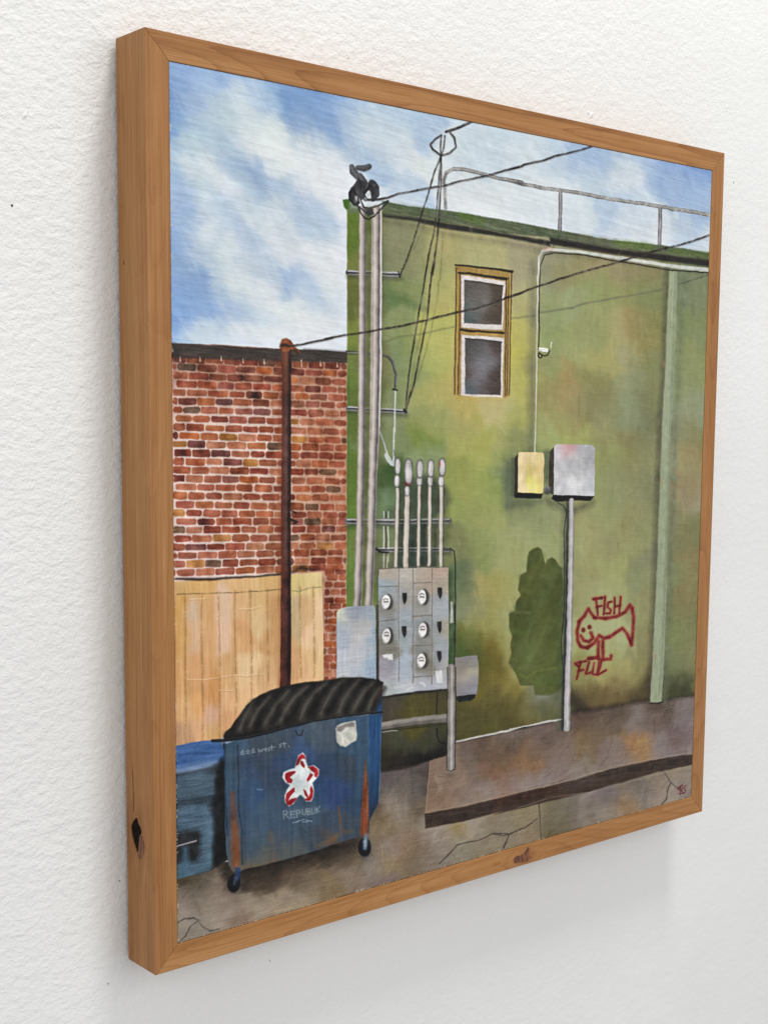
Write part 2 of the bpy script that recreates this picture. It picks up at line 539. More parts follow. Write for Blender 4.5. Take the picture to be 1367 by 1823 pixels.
for i in range(26 + len(yex)):
    if i < 26:
        xs, xe = 300 - rb.uniform(0, 6) - (17 if i % 2 else 0), 619
        yl, yr = ylk[i], yrk[i]
    else:
        xs, xe = 574 - (12 if i % 2 else 0), 619
        yl = yr = yex[i - 26]
    x = xs
    while x < xe - 4:
        t = (x - 309) / 311
        wdt = (34.5 - 6.5 * t) * rb.uniform(.88, 1.12)
        if i >= 26:
            wdt = 23 * rb.uniform(.85, 1.15)
        x2 = min(x + wdt, xe)
        if x2 - x > 6 and x2 > 312 and not (x > 503 and x2 < 520):
            gap = rb.uniform(.6, 1.6)
            a, b = max(x, 309) + gap, x2 - gap + .6
            if i >= 26 and a < 579:
                a = 579 if b > 584 else a
            cy = yl + (yr - yl) * ((a + b) / 2 - 309) / 311 if i < 26 else yl
            hh = (6.3 - .6 * t) * rb.uniform(.84, 1.08)
            sl_ = ((yr - yl) / 311 * (b - a) / 2) if i < 26 else 0
            r = min(rb.uniform(1.6, 3.4), hh * .7)
            j = lambda: rb.uniform(-.85, .85)
            P = [(a + r, cy - sl_ - hh + j()), ((a + b) / 2, cy - hh + j()), (b - r, cy + sl_ - hh + j()), (b, cy + sl_ - hh + r + j()), (b + j(), cy + sl_ + hh - r),
                 (b - r, cy + sl_ + hh + j()), ((a + b) / 2, cy + hh + j()), (a + r, cy - sl_ + hh + j()), (a, cy - sl_ + hh - r + j()), (a + j(), cy - sl_ - hh + r)]
            if b - a > 4 and not (i >= 26 and b < 582):
                c = np.array(rb.choice(pal), float)
                if i == 0:
                    c = c * .55 + np.array((110, 50, 30)) * .4
                elif i < 6 and rb.random() < .4:
                    c = c * .85
                elif i > 12 and rb.random() < .35:
                    c = c * .8 + np.array((200, 145, 120)) * .2
                if x > 520:
                    c = c * .92 + np.array((175, 95, 50)) * .06
                bricks.append(P)
                poly(P, c * rb.uniform(.9, 1.06), soft=.8, h=.09, tex=10, g='m')
                if rb.random() < .7:
                    yy = cy + rb.uniform(-2, 2)
                    stroke([(a + 3, yy - sl_ * .8), (b - 4, yy + sl_ * .8)], 2.6, c + rb.choice((-20, 18, 24)), alpha=.4, soft=2, dry=.4, h=.02)
        x = x2
# pale scumbled glaze patches over the bricks
for (cx_, cy_, rx_, ry_, c_, al_) in ((350, 1000, 60, 30, (205, 165, 150), .18), (345, 900, 40, 60, (205, 160, 150), .14), (430, 880, 60, 60, (185, 110, 70), .12),
                                      (590, 800, 30, 90, (170, 100, 60), .14), (480, 960, 30, 60, (160, 110, 70), .2), (420, 730, 60, 14, (215, 200, 200), .14), (590, 720, 28, 40, (200, 170, 150), .1)):
    blob(cx_, cy_, rx_, ry_, c_, al_)
stroke([(487, 700), (487, 1010)], 7, (110, 60, 38), alpha=.22, soft=3, h=0)
stroke([(498, 690), (497, 1020)], 6, (140, 70, 35), alpha=.22, soft=4, h=0)
for P in bricks:
    skin('brick', [P], 3, bw)
COP = V5((100, 82), (250, 85), (400, 95), (600, 108), (850, 120), (1100, 128), (1292, 142), (1292, 215), (1100, 208), (900, 203), (700, 200), (500, 190), (300, 184), (100, 180))
poly(COP, (72, 62, 56), soft=1.2, tex=6, g='h')
stroke(V5((112, 168), (300, 176), (500, 183), (700, 192), (850, 200)), 6, (92, 50, 38), alpha=.5, soft=4, dry=.4)
stroke(V5((920, 190), (1100, 196), (1285, 206)), 6, (85, 60, 48), alpha=.5, soft=4, dry=.4)
stroke(V5((112, 95), (140, 150)), 8, (40, 42, 42), alpha=.6, soft=5)
stroke(V5((1000, 125), (1285, 142)), 4, (58, 55, 52), alpha=.6, soft=3)
stroke(V5((980, 195), (980, 240)), 2, (200, 175, 160), alpha=.8)
for xx, yy in ((160, 195), (293, 195), (437, 192), (585, 205), (728, 210), (1108, 225), (1218, 235)):
    stroke(V5((xx, yy - 22), (xx + 2, yy + 6)), [1, 3], (205, 180, 160), alpha=.8)
skin('coping', COP, 4, bw, 'dark band along the top of the painted brick wall')

# ------------------------------------------------------------------ FENCE
FEN = [(305, 1035), (400, 1031), (501, 1024), (574, 1018.8), (577, 1120), (578, 1222), (460, 1250), (400, 1310), (383, 1325), (312, 1332)]
fen_s = parse("""150 720 200 165 110;170 850 205 160 95;240 900 205 175 145;350 900 205 160 110;350 1050 210 165 115;470 900 215 182 152;470 1060 218 182 152;580 900 210 168 120;580 1060 208 160 110;700 950 215 182 135;700 830 210 175 120;790 900 190 145 95;790 1050 195 150 100;950 900 190 165 125;1020 900 205 168 120;1085 900 228 195 155;1085 1060 225 190 150;950 680 205 182 122;1060 700 215 190 135;300 740 208 165 105;600 720 212 172 122;800 700 205 165 110;240 1050 208 170 135;170 1050 200 155 95""", V6) + parse(
    """100 300 210 165 115;170 250 217 165 108;260 300 208 165 135;260 180 205 150 95;380 200 217 172 125;480 150 222 182 135;600 100 205 165 120;870 60 217 175 130;100 440 185 145 110;200 400 212 166 125;350 350 205 155 110;100 120 205 158 105;170 80 210 160 110;380 60 208 165 115;480 50 222 190 145;700 60 200 155 110;900 20 220 185 135;270 420 200 160 110""", W1)
field(FEN, fen_s, warp=5, sig=11, aniso=1.5)
dabs(FEN, 260, 30, 5, 1.55, .1, jit=8, alpha=.4, seed=4)
grain(FEN, G_v, 3.5, .09)
fo = skin('painted_fence', FEN, 3, root, 'pale wooden board fence, painted')
seams = [331, 361, 391, 420, 447.5, 478, 535.5, 559]
for k, sx in enumerate(seams):
    yt = 1058 - (sx - 316) * .055
    yb = 1325 if sx < 395 else 1320 - (sx - 385) * 1.0
    yb = max(yb, 1205)
    P = [(sx, yt), (sx + rb.uniform(-1, 1), yt + 60), (sx + 1.5 + rb.uniform(-1, 1), yt + 130), (sx + 2, yb)]
    stroke(P, [4, 2.4, 4.5, 3], (168, 118, 70), alpha=.4, soft=3, dry=.6, h=-.05)
    stroke(P, [1.6, 1.0, 1.8, 1.2], (150, 112, 72), alpha=.4, soft=1.2, dry=.8, h=-.05)
    stroke([(x + 4, y) for x, y in P], 4, (222, 190, 150), alpha=.25, soft=3, dry=.5)
edges = [313] + seams[:6] + [501]
for a, b in list(zip(edges[:-1], edges[1:])) + [(520, 535.5), (535.5, 559), (559, 575)]:
    a += .7; b -= .7
    yb = lambda q: max(1206, min(1328, 1322 - max(0, q - 385) * 1.05))
    skin('plank', [(a, 1059 - (a - 316) * .055), (b, 1059 - (b - 316) * .055), (b + 1, yb(b)), (a + 1, yb(a))], 4, fo)
cap1 = V6((128, 702), (500, 688), (840, 662), (840, 760), (500, 778), (135, 790))
cap2 = V6((915, 655), (1112, 642), (1114, 740), (920, 752))
skin('cap_board', cap1, 4, fo)
skin('cap_board', cap2, 4, fo)
stroke(V6((140, 788), (250, 785), (500, 778), (700, 768), (845, 756)), 1.8, (120, 100, 60), alpha=.75, dry=.4)
stroke(V6((918, 764), (960, 770), (1040, 745), (1115, 742)), 1.8, (130, 120, 80), alpha=.7, dry=.3)
stroke(V6((120, 683), (300, 690), (500, 678), (700, 668), (842, 652)), [3.5, 5, 3.5, 3, 4], (62, 44, 30), alpha=.92, soft=1.6)
stroke(V6((915, 640), (980, 610), (1060, 625), (1115, 615)), [4, 6, 4, 2], (70, 48, 38), alpha=.8, soft=2.5, dry=.4)
for P in (W1((120, 100), (230, 100), (400, 75), (480, 80), (590, 65)), W1((310, 165), (400, 170)), V6((560, 885), (640, 888), (715, 870)), V6((230, 825), (330, 815))):
    stroke(P, 1.3, (232, 205, 165), alpha=.75, h=.22)
    stroke([(x, y + 1.4) for x, y in P], 1, (170, 125, 80), alpha=.5, h=0)

# ------------------------------------------------------------------ PAVEMENT
PAV = [(676, 1330), (775, 1340), (1240, 1330), (1240, 1425), (312, 1690), (312, 1545), (440, 1530), (640, 1480)]
pav_s = parse("""450 750 122 110 97;500 700 104 96 84;600 750 134 119 104;700 780 128 113 98;900 650 92 76 60;1100 600 80 64 48;1200 650 100 84 65;850 820 153 140 122;550 820 133 122 110;600 850 153 142 127;700 830 158 147 132;1000 760 143 128 108;1150 740 152 140 117;500 950 127 120 110;450 640 78 68 48;420 900 142 132 120;1300 700 118 98 68;1350 500 42 32 24;900 590 52 42 34;820 600 60 50 40;760 850 120 100 85""", W2) + parse(
    """100 800 128 112 97;300 850 118 102 97;100 700 112 96 71;50 620 52 40 30;350 600 134 118 113;300 500 128 108 70;320 680 133 115 76;250 700 128 120 114;450 600 134 107 82;420 450 130 115 95;400 400 137 125 115;350 250 92 85 78;450 300 90 85 80;520 200 73 63 62;330 200 70 60 76;500 400 96 82 66;280 450 68 54 46;520 650 102 86 62;600 700 128 117 107;650 600 134 120 110;750 530 144 124 74;750 650 130 122 107;650 530 144 134 123;950 480 122 107 80;850 500 148 138 128;1100 400 122 112 82;950 640 128 120 97;1000 500 128 118 102;1130 460 133 120 90;1180 500 138 120 97;1100 580 133 120 97;1300 430 105 98 70;1330 500 98 90 62;1000 600 133 120 97""", S6) + parse(
    """450 750 108 98 90;600 720 115 105 98;400 820 103 96 86;800 600 115 100 85;700 680 103 93 95;900 620 93 86 85;950 570 128 114 97;1000 650 138 122 107;600 800 128 117 107;720 790 144 135 122;800 760 143 110 72;1100 560 133 120 102;1170 540 138 124 107;1150 640 122 114 112;1060 680 153 142 132;370 850 103 96 66;900 700 122 114 107""", W5)
field(PAV, comp(pav_s, .2, (174, 156, 138), lambda x, y: x > 470 or y > 1590), warp=12, sig=14)
dabs(PAV, 420, 30, 8, -.15, .5, jit=12, alpha=.5, hue=3, seed=5)
dabs(PAV, 260, 22, 3, -.12, .5, jit=16, alpha=.4, seed=35)
dabs([(680, 1370), (760, 1360), (740, 1480), (690, 1560), (660, 1540)], 120, 26, 4, 1.45, .2, jit=9, alpha=.4, seed=6)
grain(PAV, G_h, 2.2, .04)
grain(PAV, G_f, 1, .02)
pv = skin('painted_pavement', PAV, 2, root, 'cracked brown grey concrete ground, painted')
cr = [W2((405, 895), (440, 872), (500, 865), (540, 885)), W2((402, 1020), (450, 980), (480, 920), (520, 890)), W2((520, 885), (560, 925), (600, 945), (655, 935)),
      S6((645, 725), (700, 670), (750, 615), (800, 600), (880, 585), (960, 545), (1060, 548), (1150, 510), (1225, 460)), S6((1060, 550), (1045, 600), (1025, 632)),
      S6((1235, 350), (1242, 450), (1250, 568)),
      W5((1040, 530), (1075, 590), (1130, 635)), W5((1078, 592), (1055, 640), (1050, 690), (1022, 722)), W5((0, 905), (60, 915), (110, 900)), W5((95, 905), (60, 985))]
for P in cr:
    stroke(P, [1.6, 2.3, 1.8, 2.6, 1.6], (74, 64, 60), alpha=.85, soft=1.1, dry=.25, h=-.12)
    stroke([(x + 1.6, y + 1.6) for x, y in P], 1.2, (150, 140, 122), alpha=.4, soft=1, dry=.4)
    skin('crack', ribbon(P, 2.2), 3, pv)

# ------------------------------------------------------------------ PLATFORM (raised slab)
PLAT = [(767, 1352), (790, 1330), (814, 1319), (880, 1305), (1000, 1278), (1018, 1266), (1158, 1244), (1240, 1237), (1236, 1345), (1085, 1370), (980, 1399), (890, 1421), (758, 1449)]
pl_s = parse("""700 600 124 103 86;650 800 117 94 76;700 860 140 112 90;900 550 103 88 78;960 520 82 62 48;1020 620 124 86 60;900 650 110 92 82;1100 520 92 65 50;1230 580 130 90 55;1150 700 120 90 72;1000 760 134 121 118;850 800 128 110 100;780 700 130 108 92;950 820 138 120 105;1200 720 133 118 113;1300 500 103 86 76;1340 620 122 107 100;1100 450 110 100 95""", W3) + parse(
    """50 380 105 90 62;100 380 82 62 52;200 440 136 100 60;250 400 122 90 60;150 480 124 92 60;350 300 92 75 66;300 260 98 82 76;400 420 117 100 90;100 570 118 80 62;150 600 144 134 134;60 640 140 114 97;350 550 122 107 102;300 600 133 120 117;560 380 117 93 58;650 330 104 84 60;560 260 82 62 48;700 220 98 82 66;850 220 122 112 110;870 350 158 115 62;900 400 155 118 74;950 230 103 88 82;1000 350 128 118 118;1130 330 103 83 80;1180 250 112 102 107;1180 380 128 118 122;700 450 122 107 100;800 460 128 111 102;550 500 128 118 107;600 160 68 48 40;1000 140 76 62 52;1150 150 118 108 108;750 160 80 65 52;1060 400 122 110 114""", W5)
field(PLAT, comp(pl_s, .24, (158, 138, 122)), warp=12, sig=13)
dabs(PLAT, 300, 24, 8, -.2, .9, jit=11, alpha=.5, hue=3, seed=7)
dabs(PLAT, 220, 18, 3, -.2, .7, jit=16, alpha=.4, seed=37)
grain(PLAT, G_h, 1.8, .04)
grain(PLAT, G_f, 1, .02)
po = skin('painted_platform', PLAT, 4, root, 'raised concrete slab along the green wall, painted')
KF = [(757.5, 1448)] + W3((850, 872), (1060, 822), (1367, 745)) + W5((500, 575), (700, 512), (1000, 448), (1215, 418), (1215, 482), (1000, 525), (600, 640), (400, 690), (0, 787)) + W3((1080, 900), (850, 962), (610, 1007))
poly(KF, (76, 56, 44), soft=1.3, tex=5, g='h')
for P, c in ((W3((640, 960), (800, 930), (1000, 880)), (50, 42, 40)), (W3((1100, 850), (1367, 780)), (72, 38, 22)), (W5((20, 710), (250, 650), (420, 610)), (78, 42, 26)), (W5((420, 625), (600, 570)), (85, 75, 75)), (W5((700, 540), (1180, 450)), (55, 46, 42))):
    stroke(P, 9, c, alpha=.6, soft=7, dry=.3)
skin('slab_edge', KF, 5, po, 'dark front edge of the painted slab')
stroke(W3((612, 915), (640, 600)), 1.6, (165, 135, 110), alpha=.7, dry=.3)
stroke(W3((615, 912), (850, 866), (1060, 815), (1367, 740)) + W5((300, 620), (600, 535), (800, 480), (1190, 410)), 1.8, (165, 145, 128), alpha=.6, dry=.4)
stroke(W3((615, 1010), (850, 968), (1100, 905), (1367, 818)) + W5((600, 648), (900, 565), (1200, 492)), 1.6, (150, 138, 125), alpha=.5, dry=.5)

# ------------------------------------------------------------------ GREEN BUILDING
GRN = [(619.5, 372), (694, 372), (785, 385), (832, 390), (980, 415), (1091, 436), (1268, 458), (1242, 1239), (1158, 1246.5), (1018, 1268.5), (1000, 1280), (880, 1306.5), (814, 1321), (795, 1345), (767, 1353), (676, 1372), (676, 1240), (605, 1240), (618, 1080), (619, 900)]
g_s = parse("""60 60 120 125 92;60 150 115 120 86;150 100 126 132 90;330 60 152 150 100;250 120 130 138 88;600 60 157 157 110;800 80 150 148 118;860 150 108 108 93
60 330 78 112 55;60 260 106 124 74;150 250 120 136 78;330 230 152 157 95;390 300 162 160 95;800 230 162 162 120;790 350 162 160 110;860 400 110 110 86
60 480 120 136 84;150 600 124 140 78;300 550 163 167 88;370 600 174 172 100;790 500 168 166 93;790 650 173 172 82;860 700 110 110 80
60 700 108 130 84;150 750 124 142 84;300 700 157 167 82;370 800 168 160 95;790 800 168 166 93;100 900 113 130 83;200 900 152 157 88;300 870 158 157 88;450 930 168 157 90;650 940 174 168 116;780 950 162 166 100
60 1030 118 130 88;200 1030 130 142 82;60 1150 112 130 83;200 1130 102 126 40;300 1080 140 152 82;400 1050 152 152 93;560 1100 152 157 76;700 1080 152 157 93;830 1100 113 125 78
200 1250 120 142 95;430 1180 152 157 82;550 1250 152 162 76;680 1200 140 152 82;800 1250 103 120 72;40 1320 52 86 32;40 1450 86 115 78;400 1350 130 142 66;480 1400 142 152 72;600 1400 134 152 70;700 1350 108 130 78
430 1520 130 146 72;550 1550 130 142 72;650 1600 142 152 83;780 1560 118 130 83;900 1570 108 125 78;430 1700 112 120 72;550 1700 120 136 72;700 1700 142 152 95;850 1650 142 152 100;200 1450 60 72 52;100 1600 70 85 65""", S3) + parse(
    """20 180 152 146 120;20 300 162 162 108;20 500 168 168 86;20 800 168 168 82;20 1000 152 157 76;20 1150 140 147 82
150 130 120 120 108;130 230 112 125 105;150 400 125 142 88;250 200 120 116 83;400 200 125 114 83;550 150 125 114 88;700 150 112 102 72;800 200 96 102 62
150 500 118 142 82;300 450 125 144 97;450 300 118 132 70;600 300 114 120 66;750 300 96 110 56;250 600 125 142 72;400 550 125 136 78;550 550 150 144 97;650 500 132 112 70;750 500 106 106 55;720 600 118 106 55
150 750 125 137 72;300 700 137 148 90;520 700 150 148 84;620 680 145 144 110;750 700 102 110 62;150 900 125 118 66;280 850 144 115 66;300 950 148 125 78;450 850 112 112 60;600 850 126 133 97;700 820 114 128 97;780 850 96 98 60
150 1050 137 148 82;300 1050 130 124 71;420 950 100 96 54;550 1000 108 115 78;680 1000 108 128 97;770 1050 86 88 60;150 1150 142 158 82;350 1130 148 158 77;500 1150 125 125 78;620 1200 106 96 60;700 1150 108 115 78
480 1250 125 142 66;600 1300 114 114 61;700 1350 114 120 78;480 1450 120 131 72;600 1500 125 125 83;700 1500 108 115 78;760 1450 96 102 72;350 1650 125 125 83;480 1650 125 136 78;600 1650 125 120 78;700 1650 114 125 78;150 1650 120 130 88;100 1720 130 147 88;350 1780 130 136 88
960 250 80 98 72;1050 300 88 104 78;980 450 88 110 55;1050 500 94 116 74;960 700 105 120 66;1040 800 110 126 72;960 900 110 126 80;1040 1000 116 133 108;950 1100 110 116 90;1030 1150 110 104 66;980 1250 127 104 66;930 1300 140 140 110;960 1450 122 98 66;1010 1500 134 128 118;950 1650 100 100 66;1010 1750 94 94 56""", S4) + parse(
    """50 100 130 142 82;130 200 142 152 95;50 400 142 147 77;50 600 136 136 72;40 800 125 104 44;80 1000 125 120 55;150 900 147 152 95;600 100 120 118 78;700 250 137 147 77;850 150 130 136 83;550 350 125 125 78;700 400 137 142 90;900 350 108 120 78;930 200 92 98 80
700 600 153 158 112;900 500 114 114 72;920 700 102 98 60;650 750 148 153 95;550 950 130 130 78;750 850 148 142 82;850 930 120 108 60;900 1000 86 71 41;600 1020 108 92 55;520 1060 66 52 36;800 1000 108 92 55
1120 300 94 110 60;1190 250 118 95 62;1180 400 106 92 55;1120 500 94 94 55;1100 650 88 106 44;1190 700 98 100 60;1100 850 88 100 60;1190 900 94 94 60;1120 960 68 70 40""", W4) + parse(
    """650 50 120 131 90;750 50 152 147 95;850 50 147 142 78;950 100 147 152 95;650 200 120 131 102;800 200 142 142 78;950 250 147 152 97;650 330 86 104 40;750 350 98 110 35;900 380 132 126 62;700 420 68 82 24;830 450 104 94 26;880 550 86 77 16;950 600 132 120 55;1000 700 137 126 62;850 700 116 104 40;830 800 86 77 31;1000 850 82 71 26;1150 850 112 106 57;1250 870 94 94 57;700 900 70 63 26;850 950 77 75 26;1000 900 72 62 22;700 1000 72 67 31;1200 780 127 133 108;1300 850 76 82 57""", S5) + parse(
    """450 260 82 74 62;600 240 77 72 46;560 280 92 86 24;450 480 72 72 52;600 480 69 69 48;450 600 46 38 27;600 590 30 22 17;380 250 70 64 55;380 550 60 58 42""", W3) + parse(
    """170 60 118 124 54;170 300 102 110 42;170 500 122 134 54;170 700 104 126 42;170 900 96 114 42;260 300 105 108 68;260 700 112 112 70""", V4) + [(628, 860, (96, 122, 40)), (628, 930, (100, 130, 46)), (626, 980, (110, 134, 58)), (624, 1050, (106, 132, 54)), (650, 960, (112, 110, 66)), (690, 990, (100, 110, 75)), (720, 1000, (60, 75, 60)), (675, 960, (105, 130, 85)), (680, 900, (105, 140, 95)), (815, 1060, (70, 95, 60)), (805, 1150, (75, 100, 45)),
    (622, 400, (96, 120, 30)), (628, 440, (92, 118, 32))]
g_s = comp(comp(g_s, .44, (150, 156, 110), lambda x, y: x > 945 and y < 1215), .14, (138, 144, 104), lambda x, y: x < 945 and x > 642 and y < 1150)
g_s = comp(g_s, .3, (118, 116, 66), lambda x, y: 810 < x < 945 and y > 1120)
field(GRN, g_s, warp=16, sig=15, soft=1.3)
dabs(GRN, 1300, 26, 6, 1.45, .45, jit=7, alpha=.42, hue=4, seed=8)
dabs(GRN, 700, 22, 5, .1, .4, jit=6, alpha=.32, hue=3, seed=9)
dabs(GRN, 2200, 14, 2.6, 1.4, .6, jit=9, alpha=.36, hue=3, seed=39)
grain(GRN, G_h, 1.3, .03)
grain(GRN, G_v2, .7, .01)
go_ = skin('painted_building', GRN, 3, root, 'weathered green wall of the painted building')
# left return of the wall
stroke([(622, 640), (621.5, 800), (621, 1000), (620, 1080)], 2, (75, 105, 30), alpha=.5, soft=1.5)
# roof edge
CAP = V2((350, 612), (500, 640), (610, 652), (700, 663), (860, 688), (1100, 728), (1367, 778)) + V3((400, 698), (560, 728), (800, 752), (1075, 795), (1075, 838), (800, 798), (560, 770), (234, 712)) + V2((1100, 808), (860, 762), (700, 735), (560, 712), (350, 690))
poly(CAP, (90, 102, 72), soft=1.3, tex=7, g='h')
for P, c, a_ in ((V2((380, 640), (560, 665), (700, 690)), (88, 106, 72), .7), (V2((820, 700), (950, 735)), (90, 125, 35), .8), (V2((640, 690), (800, 720)), (78, 88, 66), .6), (V3((100, 680), (300, 710)), (78, 95, 72), .7),
                 (V3((400, 712), (560, 735)), (118, 112, 88), .6), (V3((580, 742), (760, 762)), (90, 120, 30), .85), (V3((870, 785), (1060, 808)), (85, 108, 40), .8), (V3((300, 715), (560, 760)), (90, 95, 85), .5)):
    stroke(P, 8, c, alpha=a_, soft=6, dry=.35)
UND = V2((350, 690), (560, 714), (700, 738), (860, 765), (1100, 810), (1367, 856)) + V3((234, 712), (560, 772), (800, 800), (1075, 835), (1075, 868), (800, 832), (560, 800), (234, 748)) + V2((1367, 888), (1100, 832), (860, 800), (700, 775), (560, 735), (350, 706))
poly(UND, (50, 46, 40), soft=2.2, tex=4, g='h')
stroke([(x, y + 5) for x, y in V2((360, 715), (560, 750), (800, 805), (1100, 850), (1367, 900)) + V3((560, 815), (1060, 878))], 8, (95, 92, 72), alpha=.45, soft=7)
re_ = skin('roof_edge', CAP, 4, go_, 'mossy green roof edge of the painted building')
skin('eave_shadow_line', UND, 4, go_)
LB = V2((106, 602), (150, 598), (160, 640), (150, 656), (132, 664), (114, 645))
poly(LB, (72, 112, 28), soft=1)
poly(V2((152, 620), (215, 640), (210, 680), (140, 690), (145, 655)), (105, 118, 92), soft=2, alpha=.8)
skin('roof_corner', LB, 4, go_)

for x_, y_, a_, b_, c_, al_ in ((1045, 960, 40, 50, (158, 166, 112), .4), (1080, 1110, 60, 55, (160, 166, 122), .45), (1070, 1050, 40, 30, (160, 170, 120), .3), (905, 1000, 20, 60, (158, 162, 112), .4), (870, 930, 40, 50, (152, 162, 104), .3),
                                (1100, 860, 30, 60, (122, 134, 100), .35), (1150, 760, 18, 60, (104, 112, 78), .35), (1040, 720, 40, 40, (140, 142, 108), .3), (985, 600, 16, 60, (120, 140, 92), .35)):
    blob(x_, y_, a_, b_, c_, al_, ang=0)
dabs(GRN, 420, 26, 7, 1.3, .5, jit=9, alpha=.36, hue=5, seed=49)
sl_ = window(GRN, 0)
lg_ = np.clip((IMG[sl_] @ np.array([.3, .59, .11], np.float32) - 70) / 60, 0, 1) * (sdf_poly(X0[sl_], Y0[sl_], np.asarray(GRN, float)) > 0) * (X0[sl_] > 642)
IMG[sl_] = IMG[sl_] * (1 + .045 * lg_[..., None]) + lg_[..., None] * np.array((5, 0, 0), np.float32)
# ---- faint shadows of the wires on the wall
sh = V4((345, 548), (450, 515), (560, 500), (640, 485), (785, 452))
stroke(sh, 2, (95, 100, 62), alpha=.55, soft=2, h=0)
stroke(V4((1100, 405), (1200, 395), (1290, 383)) + V3((180, 1105), (350, 1080), (400, 1060), (600, 1025), (800, 990), (845, 978)), 2.4, (92, 92, 80), alpha=.5, soft=2, h=0)
stroke(V3((905, 958), (1000, 930), (1060, 905)), 2.2, (75, 82, 66), alpha=.6, soft=2, h=0)
for P in (V2((622, 650), (600, 760), (540, 900), (480, 1020)), V4((612, 330), (590, 430), (560, 600), (505, 900)), V4((655, 60), (640, 200), (615, 380)), V2((718, 800), (700, 1094)) + V4((705, 60), (682, 280), (640, 500), (590, 680), (520, 880))):
    stroke(P, 1.8, (110, 108, 68), alpha=.5, soft=1.6, h=0, dry=.3)

# ---- dark repaint patch
PATCH = W4((205, 180), (215, 145), (240, 128), (270, 117), (292, 130), (303, 175), (315, 220), (330, 192), (350, 180), (375, 192), (400, 232), (420, 250), (428, 420), (425, 600), (412, 700), (420, 960), (385, 1000), (330, 1022), (250, 1014), (240, 960), (160, 955), (140, 898), (92, 820), (106, 765), (104, 700), (112, 662), (92, 600), (95, 520), (130, 502), (135, 445), (165, 410), (148, 375), (160, 290), (200, 265))
stroke([(x - 3, y) for x, y in W4((200, 270), (150, 300), (140, 380), (125, 480), (85, 530), (95, 640), (95, 760), (85, 830), (135, 900))], 7, (160, 165, 118), alpha=.5, soft=6, dry=.3)
poly(PATCH, (86, 95, 38), soft=1.4, h=.08, tex=4, g='l')
dabs(PATCH, 90, 36, 9, 2.2, .3, jit=7, alpha=.5, seed=10)
dabs(PATCH, 60, 36, 8, .05, .2, jit=7, alpha=.45, seed=11)
for P, c, wd_ in ((W4((370, 260), (300, 420), (230, 600), (170, 760)), (100, 112, 62), 16), (W4((340, 560), (280, 680), (190, 850)), (108, 120, 66), 13), (W4((170, 300), (330, 290)), (104, 112, 62), 10), (W4((160, 890), (200, 915), (260, 870), (380, 850)), (112, 128, 50), 3.5),
                  (W4((240, 200), (280, 170)), (82, 98, 42), 12), (W4((140, 480), (260, 440)), (78, 96, 40), 9), (W4((110, 620), (200, 650)), (82, 104, 40), 10), (W4((280, 930), (390, 950)), (84, 106, 44), 14), (W4((110, 512), (215, 515)), (110, 120, 70), 5), (W4((350, 600), (400, 700)), (76, 96, 36), 12)):
    stroke(P, wd_, c, alpha=.5, soft=wd_ * .5, dry=.2)
blob(*W4((300, 1030))[0], 12, 5, (130, 140, 128), .5)
skin('touch_up_patch', PATCH, 4, go_, 'darker green paint patch beside the graffiti')
# bare base line
BL = W3((800, 478), (950, 445), (1150, 405), (1367, 355)) + W5((100, 270), (250, 238), (410, 206))
stroke(BL, 3.4, (188, 184, 178), h=.1)
stroke([(x, y + 2.6) for x, y in BL], 1.4, (70, 62, 50), alpha=.6, dry=.4)
skin('base_line', ribbon(BL, 3), 5, go_)
stroke([(1020, 1268), (1090, 1257), (1155, 1246)], 6, (58, 45, 34), alpha=.7, soft=5)
stroke([(1180, 1246), (1236, 1239)], 4, (66, 58, 42), alpha=.7, soft=4)

# ---- downspout
DS = S4((868, 172), (914, 182), (912, 400), (905, 620), (893, 900), (880, 1110), (868, 1500), (855, 1823)) + W4((1050, 400), (1035, 800), (1020, 1058), (950, 1062), (965, 800), (985, 400)) + S4((800, 1823), (815, 1400), (828, 1080), (845, 760), (852, 560), (862, 300))
x_l = S4((858, 172), (848, 450), (835, 760), (818, 1080), (805, 1400), (792, 1823)) + W4((975, 500), (957, 800), (945, 1050))
stroke(x_l, 9, (78, 74, 60), alpha=.62, soft=6, h=0)
stroke([(x + 27, y) for x, y in x_l], 7, (104, 118, 96), alpha=.6, soft=6, h=0)
poly(DS, (150, 160, 128), soft=1.2, tex=5, g='v')
xm = S4((885, 190), (875, 560), (862, 1000), (838, 1600)) + W4((1015, 500), (1000, 800), (985, 1040))
stroke(xm, 5, (150, 160, 124), alpha=.5, soft=4, dry=.2)
stroke([(x + 6, y) for x, y in xm], 2.5, (112, 122, 98), alpha=.6, soft=3)
blob(*S4((840, 720))[0], 2.5, 7, (165, 125, 95), .5); blob(*S4((822, 1420))[0], 2.5, 8, (165, 130, 100), .4); blob(*W4((980, 780))[0], 3, 4, (165, 130, 110), .5)
stroke(W4((952, 1066), (1000, 1068), (1024, 1058)), 1.8, (45, 40, 32))
skin('painted_downspout', DS, 5, root, 'flat pale green downspout on the painted wall')

